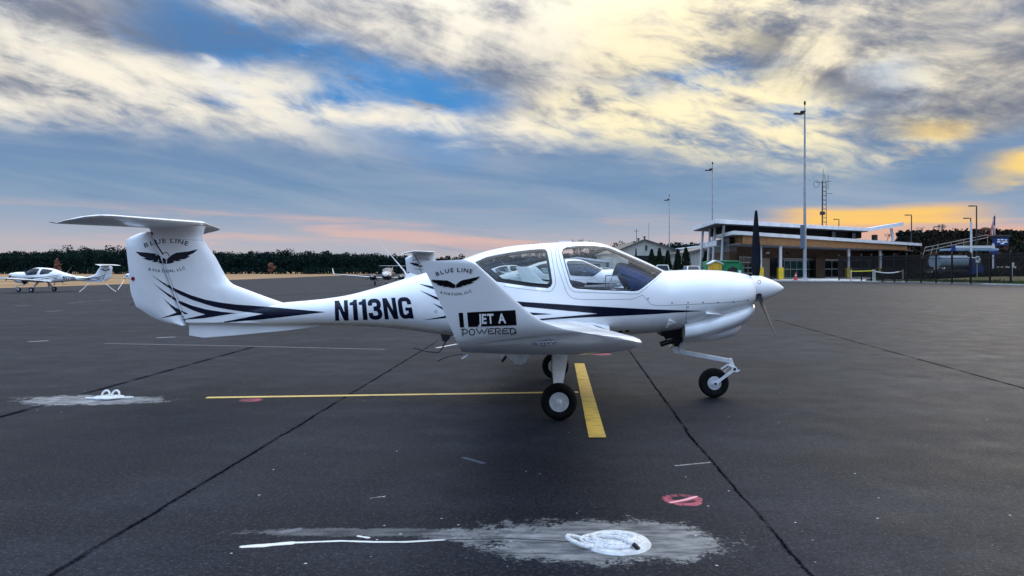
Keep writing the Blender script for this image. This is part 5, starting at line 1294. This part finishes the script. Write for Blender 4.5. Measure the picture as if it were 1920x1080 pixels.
# ---- vehicles
def vehicle(name, label, cat, loc_, rz, kind, paint=CARW, group=None):
    t = thing(name, label, cat, loc_, rz, group); L, W, hb = (5.6, 2.0, 1.05) if kind == 'pickup' else (4.7, 1.95, 1.0)
    hz = 1.9 if kind == 'pickup' else (1.75 if kind == 'suv' else 1.48)
    body = [(-L / 2, .45), (-L / 2, hb), (L * .16, hb + .06), (L / 2 - .15, hb - .08), (L / 2, hb - .3), (L / 2, .42)]
    def cs(pts, w, nm, mat, par, ins=0.0):
        return MB().prism([(x, -w / 2, z) for x, z in pts], (0, w, 0)).build(nm, mat, par, bevel=.07)
    cs(body, W, 'body', paint, t)
    cab = {'pickup': [(-.9, hb), (-.8, hz), (.75, hz), (1.35, hb)], 'suv': [(-2.2, hb), (-1.95, hz), (.5, hz), (1.2, hb)], 'car': [(-1.7, hb), (-1.0, hz), (.4, hz), (1.25, hb)]}[kind]
    rings = [[Vector((x, y, z)) for y in (-1, 1) for x, z in []] for _ in ()]
    lo = [(cab[0][0], -W / 2 + .05), (cab[3][0], -W / 2 + .05), (cab[3][0], W / 2 - .05), (cab[0][0], W / 2 - .05)]; hi = [(cab[1][0], -W / 2 + .28), (cab[2][0], -W / 2 + .28), (cab[2][0], W / 2 - .28), (cab[1][0], W / 2 - .28)]
    cb = MB().loft([[Vector((x, y, hb)) for x, y in lo], [Vector((x, y, hz)) for x, y in hi]]).build('cabin', paint, t, bevel=.06)
    def pane(a, b, c, d, nm):
        A, B, C_, D = (Vector(p) for p in (a, b, c, d)); ctr = (A + B + C_ + D) / 4; n = (B - A).cross(D - A).normalized()
        if n.dot(ctr - Vector((0, 0, hb))) < 0: n = -n
        q4 = [ctr + (p - ctr) * .86 + n * .012 for p in (A, B, C_, D)]; MB().prism(q4, n * .012).build(nm, CARG, cb)
    L3 = [Vector((x, y, hb)) for x, y in lo]; H3 = [Vector((x, y, hz)) for x, y in hi]
    pane(L3[1], L3[2], H3[2], H3[1], 'windscreen'); pane(L3[3], L3[0], H3[0], H3[3], 'rear_window'); pane(L3[0], L3[1], H3[1], H3[0], 'side_window'); pane(L3[2], L3[3], H3[3], H3[2], 'side_window')
    for x in (-L * .3, L * .31):
        for y in (-1, 1):
            w = MB().lathe((x, y * (W / 2 - .10), .36), (0, y, 0), [(-.1, .2), (-.1, .34), (-.07, .36), (.09, .36), (.12, .33), (.12, .22), (.09, .02)], 20).build('wheel', TYRE2, t, True)
            MB().lathe((x, y * (W / 2 + .0), .36), (0, y, 0), [(0, .22), (.03, .2), (.035, .02)], 14).build('rim', ALU, w, True)
    for y in (-1, 1):
        MB().box((L / 2 - .02, y * (W / 2 - .3), hb - .26), (.1, .42, .18)).build('headlight', FRAME, t, bevel=.02); MB().box((-L / 2 + .01, y * (W / 2 - .18), hb - .2), (.08, .2, .35)).build('tail_light', REDM, t, bevel=.02)
        MB().box((.95, y * (W / 2 + .14), hb + .12), (.14, .26, .2)).build('mirror', paint, t, bevel=.03)
    MB().box((L / 2 + .02, 0, .75), (.06, 1.0, .25)).build('grille', DKST, t, bevel=.01); MB().box((L / 2 + .02, 0, .48), (.16, W - .2, .2)).build('bumper', DKST, t, bevel=.03)
    return t
vehicle('pickup_truck', 'white pickup truck parked before the gable hangar', 'truck', (px(1242, 504, 100).x, 100, .06 + SLAB), R(80), 'pickup')
vehicle('parked_car', 'white sport utility vehicle beside the green container', 'car', (px(1298, 504, 97).x, 97, SLAB + .06), R(-92), 'suv')
vehicle('parked_car', 'white car by the long low hangar seen through the canopy', 'car', (px(1132, 504, 120).x, 120, 0), R(-70), 'suv')
for i, (u, d, k, l) in enumerate(((1772, 103, 'pickup', 'white pickup below the tank truck behind the fence'), (1803, 112, 'car', 'pale green roofed car behind the fence beside the white sign'), (1868, 118, 'car', 'white car behind the fence, left of its neighbour by the booth'), (1893, 116, 'suv', 'white car behind the fence beneath the blue booth'))):
    p = px(u, 504, d); vehicle('parked_car' if k != 'pickup' else 'pickup_truck', l, 'car' if k != 'pickup' else 'truck', (p.x, d, max(vz(p.x, d), SLAB)), R(200 + 25 * i), k)
# tank truck
p = px(1780, 504, 96); tt = thing('tank_truck', 'grey-blue fuel tank truck parked behind the black fence', 'truck', (p.x, 96, vz(p.x, 96)), R(8)); 
MB().loft([[Vector((x, 1.15 * se(math.cos(a), 3), 2.35 + .75 * se(math.sin(a), 3))) for a in [2 * math.pi * k / 24 for k in range(24)]] for x in (-2.0, -1.95, 1.75, 1.8)]).build('tank', TANKM, tt, True, sharp=40)
MB().box((0, 0, 1.2), (5.6, 1.6, .3)).build('chassis', DKST, tt); MB().prism([(2.0, -1.1, .7), (3.9, -1.1, .7), (3.9, -1.1, 1.5), (3.3, -1.1, 2.7), (2.0, -1.1, 2.7)], (0, 2.2, 0)).build('cab', BLUE, tt, bevel=.08)
MB().box((2.9, -1.11, 2.15), (.9, .04, .7)).build('cab_window', CARG, tt); MB().box((0, -.6, 3.12), (3.2, .06, .1)).build('walkway', DKST, tt)
for x in (-1.5, -.4, 3.0):
    for y in (-1, 1): MB().lathe((x, y * .95, .5), (0, y, 0), [(-.15, .1), (-.15, .48), (.15, .5), (.17, .3), (.1, .05)], 18).build('wheel', TYRE2, tt, True)
# second grey tank beside it
p = px(1817, 504, 99); t = thing('tank_trailer', 'smaller grey-blue tank trailer right of the tank truck', 'trailer', (p.x, 99, vz(p.x, 99)), R(8))
MB().loft([[Vector((x, 1.0 * se(math.cos(a), 3), 2.3 + .65 * se(math.sin(a), 3))) for a in [2 * math.pi * k / 20 for k in range(20)]] for x in (-1.0, -.95, .85, .9)]).build('tank', TANKM, t, True, sharp=40)
MB().box((0, 0, 1.25), (2.4, 1.4, .7)).build('chassis', DKST, t)
for x in (-.6, .6): MB().lathe((x, -.9, .5), (0, -1, 0), [(-.15, .1), (-.15, .48), (.15, .5), (.17, .3), (.1, .05)], 18).build('wheel', TYRE2, t, True)
# blue and white shelter canopy
p = px(1815, 504, 108); sh = thing('shelter', 'long shelter with pale blue and white roof behind the tank truck', 'shelter', (p.x, 108, .7), R(0))
LB = pmat('pale_blue_sheet', (.20, .34, .48), .4, var=.2)
MB().box((.1, 0, 3.55), (6.6, 3, .28)).build('roof', LB, sh, bevel=.05); MB().box((0, -1.52, 3.9), (5.6, .12, .35)).build('roof_edge', FRAME, sh, bevel=.03); MB().box((-2.95, -1.55, 3.7), (.5, .2, .75)).build('end_panel', BLUE, sh); MB().box((2.6, -1.55, 3.1), (1.2, .2, .5)).build('side_panel', BLUE, sh)
for x in (-3, -1, 1, 3): MB().box((x, -1.2, 1.7), (.14, .14, 3.4)).build('post', DKST, sh)
# blue booth / sign
p = px(1876, 504, 112); bo = thing('blue_booth', 'blue box sign with white lettering on a white post', 'sign', (p.x, 112, .7))
MB().box((0, 0, 4.9), (1.9, .8, 1.25)).build('board', BLUE, bo, bevel=.05); MB().box((0, 0, 5.65), (2.4, 1.1, .22)).build('cap', DKST, bo, bevel=.03); MB().box((-1.0, 0, 2.3), (.26, .26, 4.6)).build('post', FRAME, bo)
for x, z, w_ in ((-.55, 5.1, .35), (-.05, 5.12, .4), (.5, 5.08, .35), (-.5, 4.8, .5), (.35, 4.78, .75), (0, 4.55, .5)): MB().box((x, -.42, z), (w_, .03, .16)).build('white_mark', WHITEV, bo)
# flagpole with hanging flag
p = px(1866.5, 504, 125); fl = thing('flagpole', 'flagpole with a red white and blue flag hanging limp', 'flag', (p.x, 125, .6)); HP = CAMZ + (HOR - 400) / F * 125 - .6
MB().tube([(-.25, 0, 0), (0, 0, HP)], [.08, .04], 8).build('pole', FRAME, fl, True); MB().lathe((0, 0, HP), (0, 0, 1), [(0, .03), (.06, .09), (.14, .06), (.17, .01)], 8).build('finial', ALU, fl, True)
FR, FW, FBL = pmat('flag_red', (.40, .02, .03), .8), pmat('flag_white', (.60, .58, .58), .8), pmat('flag_blue', (.02, .03, .12), .8)
for i in range(9):
    z1 = HP - .35 - .03 * i; off = -.10 - .085 * i
    rg_ = []
    for j in range(7):
        f = j / 6; x0 = off * (.4 + .6 * f) - .02; rg_.append([Vector((x0 - .05, .06 * math.sin(i * 1.3 + f * 4), z1 - 3.1 * f * (1 - .02 * i))), Vector((x0 + .045, .06 * math.sin(i * 1.3 + 1.3 + f * 4), z1 - 3.1 * f)), Vector((x0 + .045, .06 * math.sin(i * 1.3 + 1.3 + f * 4) + .012, z1 - 3.1 * f)), Vector((x0 - .05, .06 * math.sin(i * 1.3 + f * 4) + .012, z1 - 3.1 * f))])
    MB().loft(rg_[(3 if i < 5 else 0):]).build('stripe', FR if i % 2 == 0 else FW, fl, True)
    if i < 5: MB().loft(rg_[:4]).build('canton_fold', FBL, fl, True)
p = px(1821, 504, 106); wp = MB().tube([(0, 0, 0), (0, 0, 7.6)], [.16, .12], 10).build('white_pole', FRAME, None, True); wp.location = (p.x, 106, .5); tag(wp, 'plain white pole standing against a dark lamp post', 'pole')
p = px(1832, 504, 90); sg_ = thing('notice_sign', 'white notice sign on a post behind the fence', 'sign', (p.x, 90, vz(p.x, 90)))
MB().tube([(0, 0, 0), (0, 0, 2.6)], .05, 6).build('post', STEEL, sg_, True); MB().box((0, -.06, 2.25), (.42, .04, .75)).build('board', WHITEV, sg_); MB().box((0, -.085, 2.3), (.2, .02, .3)).build('mark', GREENP, sg_)
p = px(1898, 504, 88); sg_ = thing('notice_sign', 'plain pale sign on a low post near the blue booth', 'sign', (p.x, 88, vz(p.x, 88)))
MB().tube([(0, 0, 0), (0, 0, 1.7)], .05, 6).build('post', STEEL, sg_, True); MB().box((0, -.06, 1.4), (.4, .04, .6)).build('board', FRAME, sg_)
# handrail of the ramp climbing the bank
hr = thing('ramp_handrail', 'pale handrail climbing the brown bank behind the fence', 'handrail', px(1733, 504, 120) * 1.0); hr.location.z = 0
A, B = px(1735, 464, 120) - hr.location, px(1852, 440, 128) - hr.location
FRAME2 = pmat('weathered_rail', (.26, .25, .24), .6)
MB().beam(A, B, .07, .08).build('top_rail', FRAME2, hr); MB().beam(A + Vector((0, 0, -.55)), B + Vector((0, 0, -.45)), .07, .08).build('lower_rail', FRAME2, hr)
for f in (0, .12, .2, .4, .6, .8, 1): q_ = A.lerp(B, f); MB().beam(q_, q_ + Vector((-.5 if f < .25 else 0, 0, -1.6)), .06, .06).build('baluster', FRAME2, hr)
# ------------------------------------------------------------------ banks, woods and trees
def leafmat(name, a, b, sc_=.25, tr=0.0):
    m = bpy.data.materials.new(name); m.use_nodes = True; g = NT(m.node_tree); g.t.nodes.clear()
    bs = g.n('ShaderNodeBsdfPrincipled'); out = g.n('ShaderNodeOutputMaterial'); g.t.links.new(bs.outputs[0], out.inputs[0])
    geo = g.n('ShaderNodeNewGeometry'); tc_ = g.n('ShaderNodeTexCoord').outputs['Object']
    n1 = g.noise(tc_, sc_, 3, .6); r_ = E(g, geo.outputs['Random Per Island'])
    g.put(bs.inputs['Base Color'], g.mix(g.ss(n1 * .7 + r_ * .3, .32, .68), a, b)); bs.inputs['Roughness'].default_value = .7; bs.inputs['Specular IOR Level'].default_value = .04
    return m
PINE = leafmat('pine_foliage', (.004, .016, .016), (.008, .021, .018), .03)
AUT = leafmat('autumn_foliage', (.16, .075, .055), (.24, .13, .10), .3)
CEDAR = leafmat('evergreen_foliage', (.010, .022, .013), (.022, .036, .018), .8)
BARK = pmat('bark', (.075, .06, .05), .9, var=.3, scale=8, bump=.5, bscale=30); PALEB = pmat('pale_bark', (.16, .14, .125), .9, var=.3, scale=8)
def leaves(mb, c, rx, ry, rz, n, s, r_, shell=.35):
    for _ in range(n):
        while True:
            p = Vector((r_.uniform(-1, 1), r_.uniform(-1, 1), r_.uniform(-1, 1)))
            if shell < p.length < 1: break
        q = Vector(c) + Vector((p.x * rx, p.y * ry, p.z * rz)); a = Vector((r_.gauss(0, 1), r_.gauss(0, 1), r_.gauss(0, .6))).normalized(); b = a.orthogonal().normalized(); k = s * r_.uniform(.6, 1.25); d = a.cross(b)
        mb.add([q - b * k, q - d * k * .6, q + b * k, q + d * k * .7], [(0, 1, 2, 3)])
def tree_into(mb, x, y, z, h, r_, s=.8, n=150, w=.27):
    k = r_.randint(3, 5)
    for i in range(k):
        f = (i + .5) / k; rr = h * w * (1.15 - .75 * abs(f - .45)); leaves(mb, (x + r_.uniform(-.5, .5) * rr, y + r_.uniform(-.4, .4) * rr, z + h * (.16 + .76 * f)), rr, rr, h * .19, n // k, s, r_, .2)
def wood(name, label, spots, mat, s=.8, n=150, w=.27, seed=1):
    r_ = random.Random(seed); mb = MB(); tb_ = MB()
    for x, y, z, h in spots:
        tree_into(mb, x, y, z, h, r_, s, n, w)
        tb_.v and None
        mb.tube([(x, y, z - .3), (x + r_.uniform(-.3, .3), y, z + h * .7)], [.22, .08], 4, cap=False)
    o = stuff(mb.build(name, mat, recalc=False)); o['label'] = label; o['category'] = 'wood'; return o
r_ = random.Random(11)
prof_l = plin([-160, 0, 120, 240, 330, 430, 600, 700, 770, 900, 1080, 1180, 1300], [476, 474, 468, 466, 470, 475, 472, 477, 482, 486, 478, 462, 462])
spots = []
for row, d in enumerate((318, 330, 343, 358)):
    u = -190.0
    while u < 1330:
        dd_ = d + r_.uniform(-5, 5); X = (u - 960) / F * dd_; top = prof_l(u) + r_.gauss(0.5, 3.0) - (5 if r_.random() < .07 else 0) + (6 if row == 0 else 2 if row == 1 else 0)
        h = CAMZ + (HOR - top) / F * dd_ + .55; spots.append((X, dd_, gz(X, dd_) - .06, max(h, 5))); u += r_.uniform(8, 14)
wood('woodland', 'dark pine wood in a long band across the far side of the field', spots, PINE, .40, 430, .24, 5)
# undergrowth along the wood's foot
mb = MB(); r2 = random.Random(2)
for i in range(420):
    X = -300 + 420 * r2.random(); d = 312 + r2.uniform(-3, 4); leaves(mb, (X, d, gz(X, d) + 1.2), 2.2, 1.5, 1.8, 36, .42, r2, .0)
o = stuff(mb.build('undergrowth', PINE, recalc=False)); o['label'] = 'dark bushes along the foot of the pine wood'; o['category'] = 'undergrowth'
# brown bank to the right with wood on it
BANKM = pmat('brown_bank', (.034, .018, .012), .95, scale=.3, col2=(.012, .010, .008), bump=.6, bscale=6, spec=.03)
def bank_z(x, y): return 7.6 * sstep(y - .25 * (x - 75), 108, 146) * sstep(x, 62, 84) + SLAB - .02
xs_, ys_ = fr(58, 175, 39), fr(100, 230, 40)
grid_sheet('bank', xs_, ys_, bank_z, BANKM)
sp2 = []
for d in (168, 178, 190):
    u = 1690.0
    while u < 1990:
        X = (u - 960) / F * d; top = plin([1690, 1740, 1800, 1860, 1900, 1990], [462, 457, 455, 458, 444, 440])(u) + r_.uniform(-2, 4); zb = bank_z(X, d) - .3
        sp2.append((X, d, zb, max(2.5, CAMZ + (HOR - top) / F * d - zb))); u += r_.uniform(8, 15)
wood('woodland', 'dark wood on the brown bank beyond the fence', sp2, PINE, .5, 110, .30, 9)
sp3 = []
for d in (262, 275, 290):
    u = 1128.0
    while u < 1700:
        X = (u - 960) / F * d; top = plin([1128, 1190, 1215, 1300, 1420, 1700], [462, 462, 458, 455, 462, 462])(u) + r_.uniform(-2.5, 4); sp3.append((X, d, -.1, CAMZ + (HOR - top) / F * d)); u += r_.uniform(7, 13)
wood('woodland', 'dark wood rising behind the hangars', sp3, PINE, .6, 130, .26, 12)
# single trees in front of the wood
def tree(name, label, u, d, vt, mat, s=.5, n=260, w=.3, zb=None, seed=1, lean=0, group=None):
    rr = random.Random(seed); X = (u - 960) / F * d; z = gz(X, d) if zb is None else zb; h = CAMZ + (HOR - vt) / F * d - z
    t = thing(name, label, 'tree', (X, d, z), 0, group); mb = MB(); tree_into(mb, 0, 0, h * .08, h * .94, rr, s, n, w); mb.build('crown', mat, t, recalc=False)
    tk = MB().tube([(0, 0, -.1), (rr.uniform(-.1, .1), 0, h * .4), (rr.uniform(-.3, .3), 0, h * .8)], [h * .025, h * .018, .03], 7)
    for k in range(5):
        a = rr.uniform(0, 6.28); z0 = h * rr.uniform(.25, .6); tk.tube([(0, 0, z0), (math.cos(a) * h * .1, math.sin(a) * h * .1, z0 + h * .08), (math.cos(a) * h * .2, math.sin(a) * h * .2, z0 + h * .2)], [h * .01, h * .007, .02], 5)
    tk.build('trunk', BARK, t, True); return t
tree('autumn_tree', 'pinkish brown autumn tree at the foot of the pine wood', 508, 306, 493, AUT, .45, 260, .3, seed=4)
tree('autumn_tree', 'pale tan autumn sapling left of the white aeroplane tail, by the wood', 108, 306, 486, AUT, .4, 180, .22, seed=6)
tree('autumn_tree', 'russet bushy tree on the bank beside the tallest dark lamp post', 1846, 140, 427, AUT, .32, 420, .36, bank_z(86, 140) - .2, 8)
def evergreen(u, d, vt, wpx, label, seed):
    rr = random.Random(seed); X = (u - 960) / F * d; h = CAMZ + (HOR - vt) / F * d - SLAB; w = wpx / F * d * .72
    t = thing('columnar_evergreen', label, 'evergreen', (X, d, SLAB)); mb = MB()
    for i in range(1300):
        f = rr.random() ** .8; rad = w * (1.0 - f ** 1.7) * rr.uniform(.65, 1.12) * (1 + .15 * math.sin(f * 9 + seed)); a = rr.uniform(0, 6.283); q = Vector((math.cos(a) * rad, math.sin(a) * rad, h * (.04 + .95 * f)))
        b = Vector((math.cos(a) * .5, math.sin(a) * .5, 1)).normalized(); k = rr.uniform(.18, .48); s_ = b.cross(Vector((math.cos(a), math.sin(a), 0))).normalized()
        mb.add([q, q + b * k * .5 + s_ * k * .28, q + b * k, q + b * k * .5 - s_ * k * .28], [(0, 1, 2, 3)])
    mb.build('foliage', CEDAR, t, recalc=False); MB().tube([(0, 0, 0), (0, 0, h * .92)], [w * .45, .03], 8).build('trunk', BARK, t, True)
for i, (u, vt, w_, l) in enumerate(((1222, 470, 15, 'bushy twin-topped dark evergreen before the hangar doorway'), (1236.5, 468, 13, 'pointed dark evergreen just right of the hangar doorway'), (1252, 472, 12, 'narrow dark evergreen behind the distant light mast'), (1271, 470, 13, 'dark evergreen in the dip between two hangars'), (1286, 467, 17, 'broadest dark evergreen, against the white hangar roof'), (1323, 473, 13, 'dark evergreen half hidden by the slanting columns'))):
    evergreen(u, 122 + i * .7, vt, w_, l, i + 3)
# dark scrub between the fence and the bank
mb = MB(); r4 = random.Random(21); SCRUB = leafmat('dark_scrub', (.006, .008, .006), (.016, .014, .009), .4)
for i in range(330):
    u = r4.uniform(1655, 1990); d = r4.uniform(104, 116) - (u - 1650) * .045; X = (u - 960) / F * d; z = max(vz(X, d), SLAB); hh = r4.uniform(.7, 1.7)
    leaves(mb, (X, d, z + hh * .45), 1.3, 1.0, hh * .55, 34, .26, r4, .0)
for i in range(420):
    u = r4.uniform(1650, 1990); d = r4.uniform(118, 160); X = (u - 960) / F * d; hh = r4.uniform(.8, 2.2)
    leaves(mb, (X, d, bank_z(X, d) + hh * .35), 1.6, 1.2, hh * .55, 30, .30, r4, .0)
o = stuff(mb.build('scrub', SCRUB, recalc=False)); o['label'] = 'dark scrub along the foot of the bank behind the fence'; o['category'] = 'scrub'
# bare winter trees
def bare(u, d, vt, zb, label, seed, mat=PALEB):
    rr = random.Random(seed); X = (u - 960) / F * d; h = CAMZ + (HOR - vt) / F * d - zb; t = thing('bare_tree', label, 'tree', (X, d, zb)); tr, br = MB(), MB()
    def grow(mb, p, dr, L, r0, dep):
        q = p + dr * L * .5 + Vector((rr.uniform(-.06, .06), 0, 0)) * L; e_ = p + dr * L; mb.tube([p, q, e_], [r0, r0 * .8, r0 * .55], 4, cap=False)
        if dep == 0: return
        for _ in range(rr.randint(2, 4)):
            nd = (dr + Vector((rr.uniform(-.75, .75), rr.uniform(-.75, .75), rr.uniform(-.1, .5)))).normalized(); grow(br, e_ - dr * L * rr.uniform(0, .35), nd, L * rr.uniform(.6, .82), r0 * .66, dep - 1)
    grow(tr, Vector((0, 0, -.1)), Vector((0, 0, 1)), h * .34, h * .022, 5)
    mx = max((v[2] for v in br.v), default=h); k = h / mx
    for mb in (tr, br): mb.v = [(x * .9, y * .9, z * k) for x, y, z in mb.v]
    tr.build('trunk', mat, t, True, recalc=False); br.build('crown', mat, t, recalc=False)
for i, (u, d, vt, l) in enumerate(((1664, 172, 436, 'bare winter tree between the roof strut and upturned roof'), (1688, 170, 430, 'bare winter tree just right of the upturned roof tip'), (1727, 165, 424, 'tall bare winter tree right of the dark lamp post'), (1742, 172, 432, 'bare winter tree left of the tank truck lamp post'), (1764, 168, 419, 'tallest bare winter tree on the bank'), (1800, 172, 436, 'low bare winter tree left of the white pole'), (1892, 165, 430, 'bare winter tree right of the flag'), (1778, 176, 434, 'thin bare winter tree close beside the tallest one'))):
    X = (u - 960) / F * d; bare(u, d, vt, bank_z(X, d) - .2, l, 20 + i)
for i, (u, vt) in enumerate(((1085, 448), (1158, 455), (1100, 452), (1010, 454))):
    bare(u, 300, vt - 2, -.1, ['bare tree peeping over the canopy roof', 'bare tree left of the gable hangar ridge', 'second bare tree peeping over the canopy roof', 'bare tree showing above the rear cabin roof'][i], 40 + i, BARK)
# grass along the kerb
mb = MB(); r3 = random.Random(5); GB = leafmat('grass_blades', (.05, .085, .02), (.09, .12, .035), .8)
edge = [(43.3, 93.9), (46.9, 85.3), (48.7, 72.9), (50.0, 48)]
for i in range(5200):
    k = r3.random() * 2.6; j = min(int(k), 2); f = k - j; x = edge[j][0] + (edge[j + 1][0] - edge[j][0]) * f + r3.random() ** 2 * 2.2 - .15; y = edge[j][1] + (edge[j + 1][1] - edge[j][1]) * f
    z = max(vz(x, y) - .01, .0); hh = r3.uniform(.06, .22) * (1.8 if math.sin(y * 1.3) > .6 else 1); a = r3.uniform(0, 3.14); w_ = .05
    mb.add([(x - math.cos(a) * w_, y - math.sin(a) * w_, z), (x + math.cos(a) * w_, y + math.sin(a) * w_, z), (x + r3.uniform(-.06, .06), y, z + hh)], [(0, 1, 2)])
o = stuff(mb.build('verge_grass', GB, recalc=False)); o['label'] = 'green grass tufts along the pale kerb'; o['category'] = 'grass'
